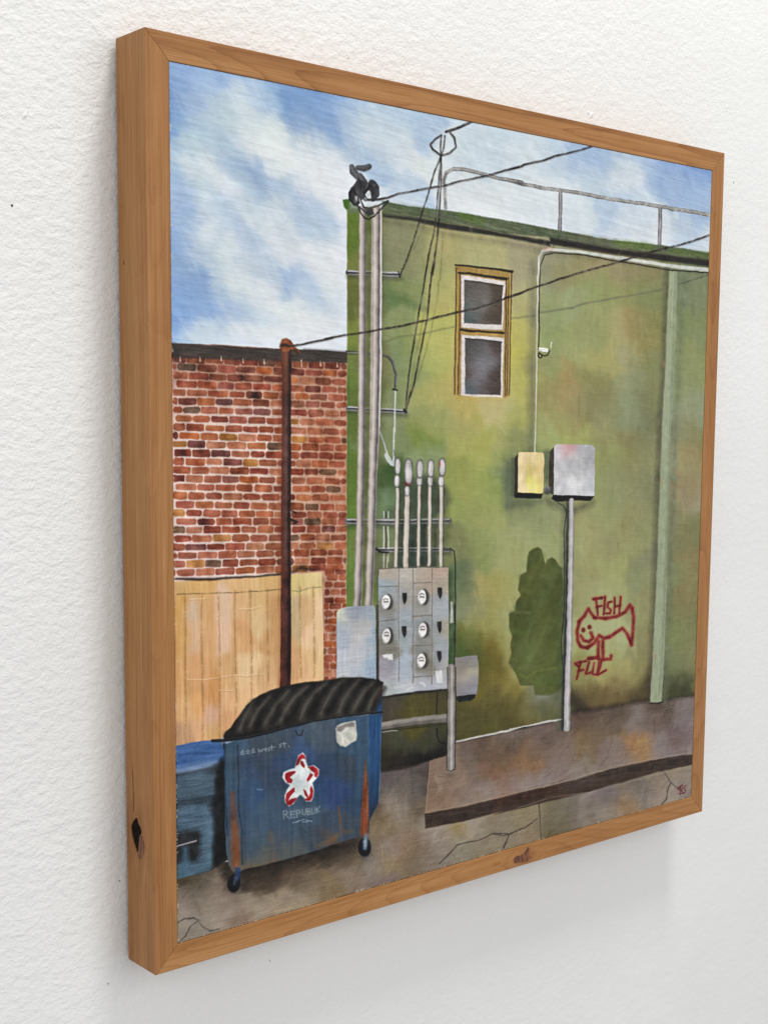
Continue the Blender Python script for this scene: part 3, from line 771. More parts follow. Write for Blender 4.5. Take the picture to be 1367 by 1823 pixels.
# ---- window
WF = V4((792, 76), (905, 88), (1030, 102), (1136, 116), (1132, 400), (1122, 872), (1098, 886), (1040, 880), (940, 872), (830, 872), (780, 866), (786, 500), (793, 300))
wf = poly(WF, (158, 130, 72), soft=1.1, h=.1, tex=6, g='v')
stroke(V4((800, 880), (830, 885), (900, 885), (1050, 890), (1110, 882)), 6, (188, 158, 88), alpha=.6, soft=5, dry=.3)
win = skin('painted_window', WF, 4, root, 'narrow ochre framed window in the painted wall')
for xs_ in (((800, 95), (795, 400), (788, 860)), ((824, 125), (818, 450), (808, 862)), ((1103, 165), (1098, 450), (1095, 870)), ((1134, 122), (1128, 450), (1120, 868)), ((1117, 150), (1112, 450), (1108, 868))):
    stroke(V4(*xs_), 1.7, (52, 44, 30), alpha=.85, dry=.15)
for xs_ in (((808, 110), (803, 450), (797, 860)), ((1124, 140), (1120, 450), (1114, 868))):
    stroke(V4(*xs_), 2.4, (198, 162, 88), alpha=.6, dry=.3)
stroke(V4((793, 76), (905, 88), (1030, 102), (1138, 118)), [2.6, 3.4, 3.4, 4.5], (46, 40, 26))
stroke(V4((812, 125), (900, 132), (1000, 148), (1103, 162)), [3, 4, 4, 5], (46, 40, 28))
stroke(V4((825, 470), (900, 480), (1085, 492)), 4.2, (48, 42, 28))
stroke(V4((828, 490), (950, 495), (1085, 506)), 4.5, (172, 140, 78), soft=1)
U_S = V4((828, 138), (950, 155), (1096, 176), (1080, 472), (950, 468), (828, 455))
L_S = V4((828, 500), (950, 508), (1088, 522), (1078, 882), (960, 880), (826, 870))
U_P = V4((850, 170), (950, 180), (1080, 200), (1072, 440), (960, 438), (846, 430))
L_P = V4((850, 520), (950, 530), (1072, 545), (1066, 868), (950, 865), (850, 862))
for P in (U_S, L_S):
    poly(P, (206, 198, 194), soft=1, h=.14, tex=8, g='d')
    skin('sash', P, 5, win)
field(U_P, [(830, 510, (92, 86, 80)), (845, 540, (100, 96, 90)), (860, 530, (122, 118, 114)), (885, 520, (82, 70, 58)), (835, 570, (88, 100, 98)), (870, 575, (95, 86, 76)), (890, 560, (88, 74, 62)), (850, 510, (90, 84, 78)), (850, 565, (110, 108, 104))], warp=8, sig=12)
field(L_P, [(832, 615, (80, 76, 74)), (850, 620, (95, 92, 92)), (865, 640, (128, 128, 134)), (885, 625, (84, 70, 66)), (835, 660, (92, 82, 78)), (858, 670, (122, 120, 126)), (885, 680, (80, 66, 60)), (838, 695, (92, 104, 108)), (865, 695, (108, 102, 100)), (886, 700, (74, 60, 52))], warp=8, sig=13)
for P in (U_P, L_P):
    grain(P, G_h, 3, .05); grain(P, G_d, 3, .05)
    dabs(P, 20, 20, 5, .6, .6, jit=7, alpha=.4, seed=12)
    skin('pane', P, 6, win)
stroke(V4((850, 172), (950, 184), (1080, 204)), 2.2, (60, 54, 44), alpha=.8)
stroke(V4((850, 522), (950, 532), (1072, 548)), 2.2, (52, 48, 46), alpha=.8)
stroke(V4((848, 180), (846, 430)), 1.5, (60, 54, 48), alpha=.7)
stroke(V4((828, 864), (900, 878), (1000, 870), (1080, 884)), 1.8, (225, 210, 180), alpha=.8, dry=.3)

# ---- white pipe with cable
stroke(S3((866, 130), (860, 400), (857, 800), (853, 1190)), 10, (98, 98, 84), alpha=.5, soft=8, h=0)
WP = V4((1296, 300), (1292, 150)) + V3((176, 900), (176, 820), (195, 785), (240, 776), (400, 790), (560, 815), (720, 840), (900, 868), (1066, 884))
stroke(WP, [2.8, 3.2, 3.5, 4.2, 5, 5, 6, 6.5, 7], (190, 194, 186), h=.12, tex=7, dry=.12)
stroke(V3((200, 776), (240, 772)), 4, (205, 160, 145), alpha=.6, soft=2)
WP2 = S3((892, 130), (888, 300), (886, 450), (884, 620), (882, 800), (878, 1000), (872, 1200))
stroke(WP2, 2.5, (190, 192, 170), h=.1)
pipe_w = skin('painted_pipe', ribbon(WP, 5) + ribbon(WP2, 2.5), 5, root, 'thin white pipe bending under the painted eave')
CB = V4((1300, 590), (1302, 400), (1302, 200)) + V3((181, 950), (185, 860), (205, 805), (255, 793), (420, 806), (560, 834), (700, 855), (850, 884), (1062, 897))
stroke(CB, 1.6, (38, 36, 34), alpha=.9, h=.08)
skin('painted_cable', ribbon(CB, 1.5), 6, root, 'black cable under the thin white pipe')
CAMB = V4((1300, 578), (1330, 582), (1356, 585), (1354, 606), (1326, 606), (1300, 596))
poly(CAMB, (225, 226, 220), soft=.8, h=.2)
stroke(V4((1312, 592), (1345, 594)), 1, (150, 150, 150), alpha=.6)
camr = V4((1303, 612), (1316, 622), (1318, 636), (1306, 643), (1296, 632), (1303, 612))
stroke(camr, 1.8, (34, 34, 32))
stroke(V4((1316, 622), (1332, 630), (1352, 624), (1366, 600)), 1.6, (34, 34, 32))
stroke(S4((176, 598), (173, 628)), 1.5, (220, 220, 212))
sc = skin('painted_security_camera', CAMB, 6, root, 'tiny white camera on the thin pipe')
skin('coiled_cord', ribbon(camr, 1.8) + ribbon(V4((1316, 622), (1332, 630), (1352, 624), (1366, 600)), 1.6), 6, sc)

# ---- two wall boxes
blob(*W6((120, 420))[0], 10, 36, (88, 98, 82), .55)
blob(*W6((200, 570))[0], 26, 12, (95, 105, 72), .6)
stroke(W6((110, 280), (95, 420), (105, 600)), 9, (86, 96, 82), alpha=.5, soft=8, h=0)
stroke(W6((110, 600), (250, 590), (400, 555)), 8, (92, 100, 70), alpha=.6, soft=7, h=0)
stroke(W6((410, 200), (405, 420)), 8, (72, 82, 66), alpha=.7, soft=6, h=0)
stroke(W6((440, 580), (600, 640), (740, 580)), 9, (88, 88, 66), alpha=.7, soft=8, h=0)
YB = W6((185, 202), (200, 192), (360, 196), (378, 205), (384, 240), (378, 400), (374, 506), (182, 501))
YS = W6((186, 202), (160, 236), (157, 520), (182, 501))
YU = W6((182, 500), (374, 506), (362, 545), (165, 542), (157, 520))
GB = W6((458, 152), (480, 132), (600, 134), (745, 142), (768, 165), (768, 340), (764, 526), (457, 521))
GS = W6((458, 152), (424, 192), (418, 500), (457, 521))
GU = W6((457, 519), (764, 525), (735, 562), (600, 560), (478, 572), (440, 545))
stroke(W6((150, 250), (148, 520)), 6, (60, 64, 54), alpha=.6, soft=4)
poly(YU, (24, 22, 18), soft=1); poly(YS, (58, 48, 40), soft=1)
field(YB, [(925, 815, (214, 194, 148)), (940, 812, (218, 198, 152)), (960, 815, (216, 198, 146)), (930, 840, (220, 198, 158)), (945, 840, (205, 192, 120)), (965, 840, (212, 188, 132)), (928, 870, (216, 196, 158)), (950, 868, (222, 216, 120)), (962, 872, (214, 200, 130)), (940, 880, (222, 206, 160))], warp=7, sig=8, h=.12)
grain(YB, G_m, 4, .06); grain(YB, G_v, 3, .06)
yb = skin('painted_electrical_box', YB, 6, root, 'small cream yellow box on the painted wall')
skin('box_side', YS, 6, yb); skin('box_underside', YU, 6, yb)
poly(GS, (66, 56, 50), soft=1); poly(GU, (12, 12, 14), soft=1)
field(GB, [(995, 800, (192, 188, 190)), (1010, 798, (195, 150, 150)), (1035, 800, (180, 178, 180)), (1050, 805, (168, 169, 171)), (995, 830, (190, 190, 193)), (1020, 835, (182, 182, 184)), (1045, 835, (172, 172, 175)), (995, 860, (188, 187, 190)), (1025, 855, (214, 214, 215)), (1050, 860, (186, 187, 189)), (1000, 878, (192, 192, 196)), (1040, 878, (196, 198, 202))], warp=9, sig=10, h=.14)
grain(GB, G_m, 4, .06); grain(GB, G_h, 2, .05)
dabs(GB, 40, 16, 4, .6, .8, jit=8, alpha=.5, seed=13, h=.1)
gb = skin('painted_electrical_box', GB, 6, root, 'larger grey box on a pole, right of the yellow box')
skin('box_side', GS, 6, gb); skin('box_underside', GU, 6, gb)
blob(*W6((410, 480))[0], 6.5, 6, (96, 98, 102), 1, p=2); blob(*W6((415, 465))[0], 3, 2.5, (130, 132, 135), .8); blob(*W6((405, 505))[0], 6, 3, (52, 54, 58), .7)
skin('painted_connector', [ell(*W6((410, 484))[0], 6.5, 6.5)], 6, root)
PO = W6((592, 560), (590, 700), (587, 854)) + W4((455, 400), (452, 800), (447, 1090)) + W5((446, 262),)
PO = [(1018.5, 891), (1018, 930), (1017, 1000), (1015.5, 1080), (1013.5, 1170), (1011, 1240), (1010, 1297)]
stroke([(x - 6.5, y) for x, y in PO], [4, 5, 7, 6], (36, 42, 38), alpha=.9, soft=2.5)
stroke([(x - 12, y) for x, y in PO], 8, (72, 88, 66), alpha=.5, soft=7, h=0)
stroke(PO, [7.5, 8, 10, 11], (168, 164, 164), h=.1)
stroke([(x + 1, y) for x, y in PO], [3, 4], (205, 200, 198), alpha=.7, soft=2, dry=.2)
stroke([(x + 4.2, y) for x, y in PO], 2, (112, 110, 108), alpha=.7, soft=1.6)
skin('painted_pole', ribbon(PO, [7.5, 8, 9, 10.5]), 6, root, 'grey pole under the grey box, painted')
tw = W6((490, 583), (530, 600), (552, 650)) + W4((430, 0), (430, 250), (428, 500), (412, 700), (414, 780), (424, 880), (424, 1060))
stroke(tw, 1.4, (34, 38, 32), alpha=.85)

# ---- graffiti
RED = (142, 24, 30)
G = []
G.append(W4((612, 545), (590, 515), (575, 492), (552, 535), (520, 572), (506, 625), (510, 685), (530, 722), (570, 728), (612, 700), (640, 655), (668, 672), (700, 665), (740, 640), (782, 608), (808, 640), (826, 675), (838, 712), (846, 620), (850, 540), (842, 490), (830, 468), (800, 512), (745, 540), (680, 552), (612, 545)))
G.append(W4((530, 655), (548, 685), (578, 692), (604, 668), (592, 638)))
G.append(W4((636, 690), (634, 790)))
G.append(W4((662, 690), (664, 798)))
G.append(W4((575, 792), (636, 788)))
G.append(W4((640, 802), (708, 798), (714, 778)))
let1 = [W4((602, 432), (660, 424)), W4((622, 430), (632, 528)), W4((625, 482), (655, 474)), W4((676, 420), (668, 525)), W4((716, 448), (694, 456), (690, 482), (712, 500), (706, 520), (682, 520)), W4((735, 425), (732, 520)), W4((770, 420), (764, 518)), W4((735, 478), (768, 472))]
let2 = [W4((498, 822), (562, 808)), W4((530, 818), (504, 918)), W4((515, 872), (545, 862)), W4((580, 815), (560, 886), (602, 876)), W4((610, 822), (600, 890), (630, 892), (640, 820)), W4((656, 812), (634, 892), (684, 866))]
for P in G + let1 + let2:
    stroke(P, 5.5, (165, 70, 55), alpha=.35, soft=4, h=0)
for P in G:
    stroke(P, [4.6, 5.6, 4.6, 5.2], RED, alpha=.95, soft=2, dry=.12)
for P in let1 + let2:
    stroke(P, 3.6, (136, 24, 30), alpha=.95, soft=1.2, dry=.1)
stroke(W4((604, 436), (655, 428)), 4.2, (140, 30, 36)); stroke(W4((575, 795), (630, 792)), 5, (140, 30, 36), alpha=.9); stroke(W4((500, 828), (520, 845)), 5, (140, 30, 36))
for p_ in (W4((545, 620),)[0], W4((582, 603),)[0]):
    blob(p_[0], p_[1], 4, 4.4, (135, 28, 32), 1, p=2)
gr = skin('painted_graffiti', sum([ribbon(P, 3.8) for P in G], []), 5, root, 'red graffiti of a smiling fish on legs')
skin('lettering', sum([ribbon(P, 3.3) for P in let1], []), 5, gr, 'red word FISH above the fish')
skin('lettering', sum([ribbon(P, 3.3) for P in let2], []), 5, gr, 'red scrawled letters under the fish')
skin('eye', [ell(*W4((545, 620),)[0], 3.6, 4, 8)], 5, gr); skin('eye', [ell(*W4((582, 603),)[0], 3.6, 4, 8)], 5, gr)

# ------------------------------------------------------------------ brackets and tall pipes
br = []
for P, wd_ in ((V4((142, 122), (300, 128), (455, 134)), 9), (V4((142, 948), (300, 956), (488, 968)), 8), ([(620, 928), (700, 929), (800, 927.5)], 10), ([(671, 979), (740, 978), (800, 979)], 8.5)):
    stroke([(x + 1, y + wd_ * .75) for x, y in P], wd_ * .8, (62, 66, 48), alpha=.5, soft=5, h=0)
    stroke(P, wd_, (98, 98, 98), tex=6)
    stroke([(x, y - wd_ * .32) for x, y in P], 2.6, (196, 196, 192), alpha=.85, dry=.2, h=.1)
    stroke([(x, y + wd_ * .34) for x, y in P], 2.0, (160, 160, 158), alpha=.7, dry=.3)
    stroke([(x, y + .2) for x, y in P], 1.8, (42, 44, 46), alpha=.85)
    br.append(skin('painted_bracket', ribbon(P, wd_), 4, root))
stroke(V4((448, 118), (456, 150)), 2.2, (44, 42, 42)); stroke(V4((480, 955), (490, 972)), 4, (38, 38, 40))
stroke(V4((128, 600), (170, 604), (212, 606)), 1.8, (52, 52, 48)); stroke(V4((135, 618), (175, 620), (205, 618)), 1.6, (60, 60, 55)); stroke(V4((140, 609), (200, 611)), 3, (120, 122, 112), alpha=.8)
stroke(V4((260, 608), (282, 614)), 4, (92, 88, 84)); stroke(V4((262, 620), (282, 620)), 1.5, (46, 44, 42))
CP = V4((345, 622), (385, 636), (412, 670), (430, 740), (427, 835))
stroke(CP, 4, (104, 100, 100)); stroke([(x - 1.6, y + .8) for x, y in CP], 1.2, (48, 46, 46), alpha=.8)
stroke(V4((412, 834), (436, 838)), 3, (42, 38, 38))
skin('painted_pipe', ribbon(CP, 4), 5, root, 'curved dark pipe beside the tall pipes')
WC = V4((427, 845), (424, 960), (425, 1090)) + V7((470, 10), (466, 120), (462, 225))
stroke(WC, 3, (196, 202, 200), alpha=.9, dry=.15, h=.1)
WC2 = V7((342, 0), (352, 40), (385, 130), (412, 222))
stroke(WC2, 3, (190, 196, 194), alpha=.9, dry=.15, h=.1)
stroke(V7((405, 228), (425, 262), (452, 300), (470, 312), (468, 240)), [7, 9, 7, 5, 4], (188, 194, 192), h=.15, dry=.15)
stroke(V7((462, 190), (478, 245), (474, 300)), 1.2, (96, 100, 96), alpha=.7)
skin('painted_cable', ribbon(WC, 3) + ribbon(WC2, 3), 5, root, 'thin white cables above the meter conduits')
# small strut
for xx in (385, 422):
    stroke(V7((xx, 690), (xx, 740)), 1.8, (196, 200, 194), dry=.3); stroke(V7((xx, 812), (xx, 985)), 2.2, (196, 200, 190), dry=.2)
    stroke(V7((xx, 1030), (xx, 1094)), 2, (176, 172, 158), dry=.3)
stroke(V7((403, 700), (403, 735)), 2.2, (66, 64, 58)); stroke(V7((403, 815), (403, 980)), 3, (96, 88, 76))
for xx in (478, 505):
    stroke(V8((xx, 45), (xx, 142)), 2, (180, 178, 166), dry=.3)
T1 = [(647, 372), (646.6, 450), (646.4, 560), (646, 660), (645.2, 760), (643.8, 850), (641.5, 950), (639.5, 1020), (637.6, 1078)]
T2 = [(671.5, 372), (671.4, 450), (671, 560), (670.6, 660), (668.5, 760), (665, 850), (662.5, 950), (660, 1020), (657.4, 1078)]
stroke([(659, 390), (659, 560), (658, 660), (656, 760), (653, 900), (648, 1070)], 9, (104, 104, 62), alpha=.6, soft=4)
for T, w_ in ((T1, [11, 12.5, 13, 12, 13, 14.5]), (T2, [16, 19, 20, 15, 13.5, 14.5])):
    stroke([(x + 11, y) for x, y in T], 8, (92, 98, 66), alpha=.45, soft=7, h=0)
    stroke(T, w_, (168, 160, 154), h=.06, soft=1)
    stroke([(x - 3.2, y) for x, y in T], [4, 6, 5], (202, 192, 180), alpha=.75, soft=2.5, dry=.25)
    stroke([(x - .5, y) for x, y in T], 2.5, (188, 176, 162), alpha=.5, soft=2, dry=.3)
    stroke([(x + 4.4, y) for x, y in T], [3, 3.6, 3], (80, 76, 80), alpha=.85, soft=1.6)
    stroke([(x + 1.6, y) for x, y in T], 2.2, (132, 126, 126), alpha=.7, soft=1.6)
    stroke([(x - 6.2, y) for x, y in T], 1.2, (108, 98, 80), alpha=.5, soft=1.2, dry=.4)
    skin('painted_pipe', ribbon(T, w_), 6, root, 'tall grey pipe up the corner of the green building, %s of two' % ('left' if T is T1 else 'right'))
stroke([(x + 8.2, y) for x, y in T2[:5]], [2.6, 3.4, 3, 2], (212, 208, 202), alpha=.9, dry=.2, h=.12)
for yy in (790, 840, 905, 960):
    stroke([(640, yy), (642, yy + 40)], 2.5, (206, 186, 170), alpha=.4, soft=2, dry=.5)

# ---- weatherheads with drip loops
BK = (78, 79, 83)
WH = [V2((162, 400), (172, 432), (205, 468)), V2((200, 408), (235, 414), (268, 402)), V2((212, 455), (238, 500), (236, 545), (215, 580)), V2((285, 498), (308, 530), (312, 570), (292, 602)), V2((200, 500), (175, 540), (165, 590), (190, 628))]
for P, wd_ in zip(WH, ([9, 13, 11], [9, 11, 10], [9, 13, 14, 10], [11, 13, 12, 8], [10, 8, 7, 8])):
    stroke(P, wd_, BK, h=.15, tex=6)
    stroke([(x - 1.5, y - 2) for x, y in P], 3, (124, 126, 132), alpha=.65, soft=2, dry=.3)
poly(V2((205, 478), (242, 492), (248, 560), (240, 600), (215, 606), (200, 570), (178, 612), (155, 600), (148, 565), (158, 530), (188, 500)), (60, 61, 66), soft=1.4, h=.1)
poly(V2((260, 500), (280, 487), (305, 492), (326, 522), (330, 575), (302, 608), (284, 596), (278, 555), (262, 535)), (64, 65, 70), soft=1.4, h=.1)
blob(*V2((192, 560))[0], 2.6, 4, (120, 122, 126), .7); blob(*V2((300, 515))[0], 3, 2.2, (104, 106, 110), .7); blob(*V2((262, 575))[0], 2, 3, (168, 170, 170), .8)
stroke(V2((172, 532), (152, 560), (152, 600), (180, 632), (205, 622), (196, 580), (176, 545)), 4, (38, 38, 42))
blob(*V2((190, 590))[0], 3, 4, (170, 172, 172), .8, p=2)
stroke(V2((240, 560), (262, 540), (272, 520)), 5, (44, 44, 48)); stroke(V2((262, 578), (275, 560)), 3, (185, 186, 184))
wires_b = [V2((190, 620), (215, 680), (240, 716), (268, 722), (300, 702), (340, 660), (385, 612)), V2((215, 600), (236, 650), (270, 655), (320, 640), (380, 610)), V2((230, 560), (262, 610), (320, 602), (370, 592)), V2((185, 630), (225, 662), (262, 690))]
for P in wires_b:
    stroke(P, 2.4, (44, 44, 48), h=.14, dry=.15)
poly(V2((250, 660), (290, 655), (300, 690), (260, 705)), (70, 70, 70), soft=1.5)
wh = skin('painted_weatherhead', sum([ribbon(P, 11) for P in WH], []), 7, root, 'dark insulators on top of the tall pipes')
skin('drip_loop', sum([ribbon(P, 3.4) for P in wires_b], []), 7, wh)

# ---- five meter conduits
stroke(V7((520, 520), (520, 740)), 8, (62, 80, 58), alpha=.6, soft=7, h=0)
for xx in (530, 620, 712, 800):
    stroke(V7((xx, 450), (xx, 740)), 9, (66, 82, 62), alpha=.5, soft=9, h=0)
    stroke(V7((xx, 810), (xx, 975)), 8, (40, 54, 46), alpha=.75, soft=6, h=0)
    stroke(V8((xx + 85, 20), (xx + 85, 130)), 8, (48, 66, 60), alpha=.8, soft=6, h=0)
stroke(V7((880, 520), (885, 975)), 8, (92, 98, 62), alpha=.6, soft=7, h=0)
cnd = [((497, 322, 24, 66), (492, 440, 21, 48), (497, 505), (483, 1094), (575, 128), 6),
       ((586, 365, 36, 108), (574, 520, 20, 40), (574, 555), (562, 1094), (655, 130), 9),
       ((677, 342, 28, 74), (673, 438, 24, 36), (672, 478), (664, 1094), (755, 125), 5.6),
       ((765, 338, 27, 70), (761, 440, 20, 42), (758, 480), (753, 1094), (842, 122), 5.6),
       ((857, 328, 29, 72), (849, 442, 24, 40), (850, 480), (847, 1094), (940, 124), 6.4)]
for h1, h2, top, bot, end, wd_ in cnd:
    P = V7(top, ((top[0] + bot[0]) / 2, 790), bot) + V8(end,)
    stroke([(x + wd_ * .5, y) for x, y in P], wd_ * .7, (70, 76, 62), alpha=.75, soft=1.6)
    stroke(P, wd_, (176, 168, 158), h=.1)
    stroke([(x - wd_ * .1, y) for x, y in P], wd_ * .5, (208, 200, 186), alpha=.8, soft=1.2, dry=.2)
    stroke([(x - wd_ * .52, y) for x, y in P], 1.2, (112, 108, 98), alpha=.7, dry=.3)
    o = skin('painted_conduit', ribbon(P, wd_), 6, root, 'thin grey conduit rising from the meter panel' )
    for k, (hx, hy, rx, ry) in enumerate((h2, h1)):
        cx_, cy_ = V7((hx, hy))[0]
        rx, ry = rx / 4.5567 * .9, ry / 4.5567
        E1 = ell(cx_, cy_, rx + 1.2, ry + 1.2, 16)
        E1 = np.c_[E1[:, 0], cy_ + np.sign(E1[:, 1] - cy_) * np.abs((E1[:, 1] - cy_) / (ry + 1.2)) ** .6 * (ry + 1.2)]
        poly(E1, (112, 112, 110), soft=1, h=.1)
        E2 = np.c_[cx_ + (E1[:, 0] - cx_) * .68, cy_ + (E1[:, 1] - cy_) * .84]
        poly(E2, (192, 190, 186), soft=1.2, h=.1, tex=7)
        stroke([(cx_ - 1, cy_ - ry * .5), (cx_ - 1, cy_ + ry * .4)], 2.5, (222, 216, 212), alpha=.7, soft=1.5)
        skin('conduit_fitting', [[tuple(p) for p in E1]], 7, o)
blob(*V7((575, 465))[0], 5, 2.5, (150, 60, 62), .8); blob(*V7((838, 300))[0], 1.8, 5, (178, 70, 70), .8)
stroke(V7((560, 450), (575, 478), (605, 478)), 1.5, (96, 40, 42), alpha=.8)

# black cable on the right of the panel
KB = V7((328, 985), (350, 1015), (420, 1018)) + []
stroke(KB, 2.6, (36, 38, 38))
RB = V7((875, 985), (925, 988), (955, 1010), (965, 1090)) + V8((1056, 100), (1056, 400), (1053, 700), (1050, 920))
# ---- meter panel
MP = V8((440, 150), (600, 146), (760, 140), (1000, 138), (1000, 400), (1003, 700), (998, 1010)) + W3((752, 158), (745, 165), (600, 180), (460, 194), (342, 206)) + V8((430, 1000), (430, 700), (428, 400), (432, 250))
stroke([(677, 1020), (676, 1120), (677, 1235)], 4, (50, 50, 48), alpha=.8, soft=3)
stroke([(803, 1020), (803, 1180)], 9, (60, 84, 52), alpha=.8, soft=5, h=0)
poly([(801, 1075), (812, 1075), (812, 1186), (801, 1186)], (72, 98, 60), soft=1.5)
stroke(RB, 1.7, (34, 40, 36), alpha=.9)
skin('painted_cable', ribbon(RB, 1.8), 5, root, 'black cable right of the meter panel')
mp_s = parse("""500 200 172 163 150;650 200 178 172 162;790 200 172 160 146;930 200 176 155 138;500 350 150 160 168;470 300 150 165 175;650 300 165 162 155;650 500 156 165 172;500 500 140 140 136;560 350 160 165 170;800 470 152 152 148;930 450 163 168 172;900 250 172 158 145;500 620 146 152 156;520 780 130 128 120;650 700 156 167 173;640 400 168 165 160;800 620 146 154 160;930 750 157 165 170;520 950 152 150 157;650 950 168 178 190;800 750 142 144 140;800 980 120 115 100;930 900 157 162 168;980 700 163 158 143;980 300 168 158 140;980 950 170 168 165""", V8) + parse(
    """130 620 162 158 168;250 620 168 175 186;380 680 174 176 183;510 680 170 172 178;130 700 167 173 172;250 700 182 186 190;380 640 168 172 178;90 560 155 150 160""", S5)
field(MP, mp_s, warp=7, sig=8, h=.08)
dabs(MP, 130, 18, 4, .4, .9, jit=6, alpha=.35, seed=14)
grain(MP, G_h, 3, .06); grain(MP, G_d, 2.5, .06)
mp = skin('painted_meter_panel', MP, 6, root, 'grey panel with five round meters, painted')
for P in (((600, 150), (596, 400), (600, 700), (600, 1060)), ((715, 148), (716, 500), (716, 800), (714, 1080)), ((870, 146), (868, 500), (868, 800), (866, 1080))):
    stroke(V8(*P), 2, (128, 118, 108), alpha=.85, dry=.15)
    stroke([(x + 1.8, y) for x, y in V8(*P)], 1.2, (190, 190, 188), alpha=.45, dry=.3)
stroke(V8((705, 160), (706, 500), (706, 1080)), 1.4, (142, 134, 124), alpha=.6, dry=.3)
for P in (((430, 296), (585, 290)), ((440, 574), (500, 566), (585, 558)), ((440, 816), (585, 800)), ((722, 264), (866, 258)), ((712, 533), (866, 525)), ((720, 772), (866, 766)), ((712, 1028), (866, 1015))):
    stroke(V8(*P), 1.8, (118, 112, 104), alpha=.85, dry=.15)
stroke(V8((580, 295), (584, 560)), 1.2, (130, 130, 130), alpha=.7)
for cx_, cy_ in ((495, 418), (500, 692), (787, 378), (790, 645), (780, 893)):
    x_, y_ = V8((cx_, cy_))[0]
    blob(x_ + 2, y_ + 3, 15, 19, (122, 116, 104), .5)
    E = ell(x_ + 3.4, y_, 9, 14, 18)
    poly(E, (74, 71, 68), soft=2)
    E = ell(x_ - .3, y_, 7.5, 13, 18, .08)
    poly(E, (222, 220, 218), soft=1, h=.25, tex=8)
    stroke([(x_ - 4.5, y_ - 4), (x_ - 1, y_ - 6.5), (x_ + 3.5, y_ - 4.5)], 1.6, (92, 84, 84), alpha=.85)
    stroke([(x_ - 3.5, y_ - .5), (x_ + 3.5, y_ - .5)], 2.4, (100, 92, 94), alpha=.85, soft=1)
    stroke([(x_ - 4.5, y_ + 1.6), (x_ + 4, y_ + 2.2)], 1.0, (205, 200, 198))
    stroke([(x_ - 2, y_ + 5), (x_ - 1, y_ + 10)], 3, (240, 240, 238), h=.25, alpha=.8)
    stroke([(x_ - 6, y_ + 6), (x_ - 1, y_ + 12.5), (x_ + 4, y_ + 9)], 1, (150, 145, 142), alpha=.7)
    m_ = skin('meter', [[tuple(p) for p in ell(x_ + .8, y_, 9.4, 14, 16)]], 7, mp)
for cx_, cy_ in ((643, 388), (641, 658), (930, 345), (927, 622), (925, 860)):
    x_, y_ = V8((cx_, cy_))[0]
    blob(x_, y_ + 3, 8, 16, (125, 125, 122), .45)
    q = [(-4, -9.5), (3.6, -9.8), (4.1, 0), (3, 6), (.2, 11), (-2.6, 5), (-4.2, -2)]
    P = [(x_ + a, y_ + b) for a, b in q]
    poly(P, (42, 42, 45), soft=1)
    stroke([(x_ - 2, y_ - 8), (x_ - 1.6, y_ + 4)], 1.3, (82, 84, 88), alpha=.7)
    skin('breaker_handle', P, 7, mp)
for P in (V8((462, 848), (500, 840), (548, 836), (550, 888), (508, 884), (506, 868), (478, 874)), V8((893, 978), (948, 972), (954, 1075), (930, 1080), (905, 1074))):
    poly(P, (216, 216, 216), soft=1.2, h=.2)
    skin('sticker', P, 7, mp)
stroke(V8((775, 1075), (800, 1082), (810, 1094)), 5, (215, 216, 218), alpha=.7, dry=.4, h=.2)
stroke(S5((180, 700), (240, 690)), 5, (200, 204, 206), alpha=.6, dry=.5, h=.2); stroke(S5((270, 712), (300, 700)), 5, (205, 206, 210), alpha=.6, dry=.5, h=.2)
stroke(S5((95, 768), (200, 752), (330, 735), (460, 722), (550, 714)), [3, 4.5, 4, 3], (42, 38, 34), alpha=.95, soft=1.4)
stroke(V8((430, 150), (600, 142), (760, 128), (1000, 135)), 1.6, (112, 104, 96), alpha=.7, dry=.4)
# conduit stub
CS = V8((1016, 415), (1024, 412), (1036, 425), (1040, 585), (1012, 590))
poly(CS, (172, 170, 162), soft=1, h=.1)
skin('painted_conduit', CS, 6, root, 'short pale stub right of the meter panel')

# ---- lower left gray box
BX = V8((90, 500), (110, 476), (190, 456), (300, 450), (400, 446), (408, 470), (412, 700), (416, 1050), (250, 1050), (95, 1040), (94, 700))
stroke([(673, 1078), (673.5, 1140), (674.5, 1212)], 3.4, (62, 60, 60), alpha=.9, soft=1.6)
bx_s = parse("""140 500 200 198 178;140 580 196 196 172;240 500 148 155 168;230 560 150 155 165;280 620 178 178 176;370 560 154 166 178;340 480 152 158 168;150 700 170 176 187;280 700 190 188 188;380 750 138 160 178;150 900 182 186 194;280 850 188 188 195;390 900 148 170 188;250 1000 176 182 192;140 1020 180 182 186;330 800 180 184 190;380 1020 150 166 185;130 640 165 172 184""", V8)
field(BX, bx_s, warp=7, sig=9, h=.12)
grain(BX, G_h, 4, .1); grain(BX, G_v, 3, .06)
dabs(BX, 60, 22, 4, .8, .7, jit=6, alpha=.4, seed=15, h=.08)
skin('painted_electrical_box', BX, 6, root, 'blue grey box at the foot of the tall pipes')

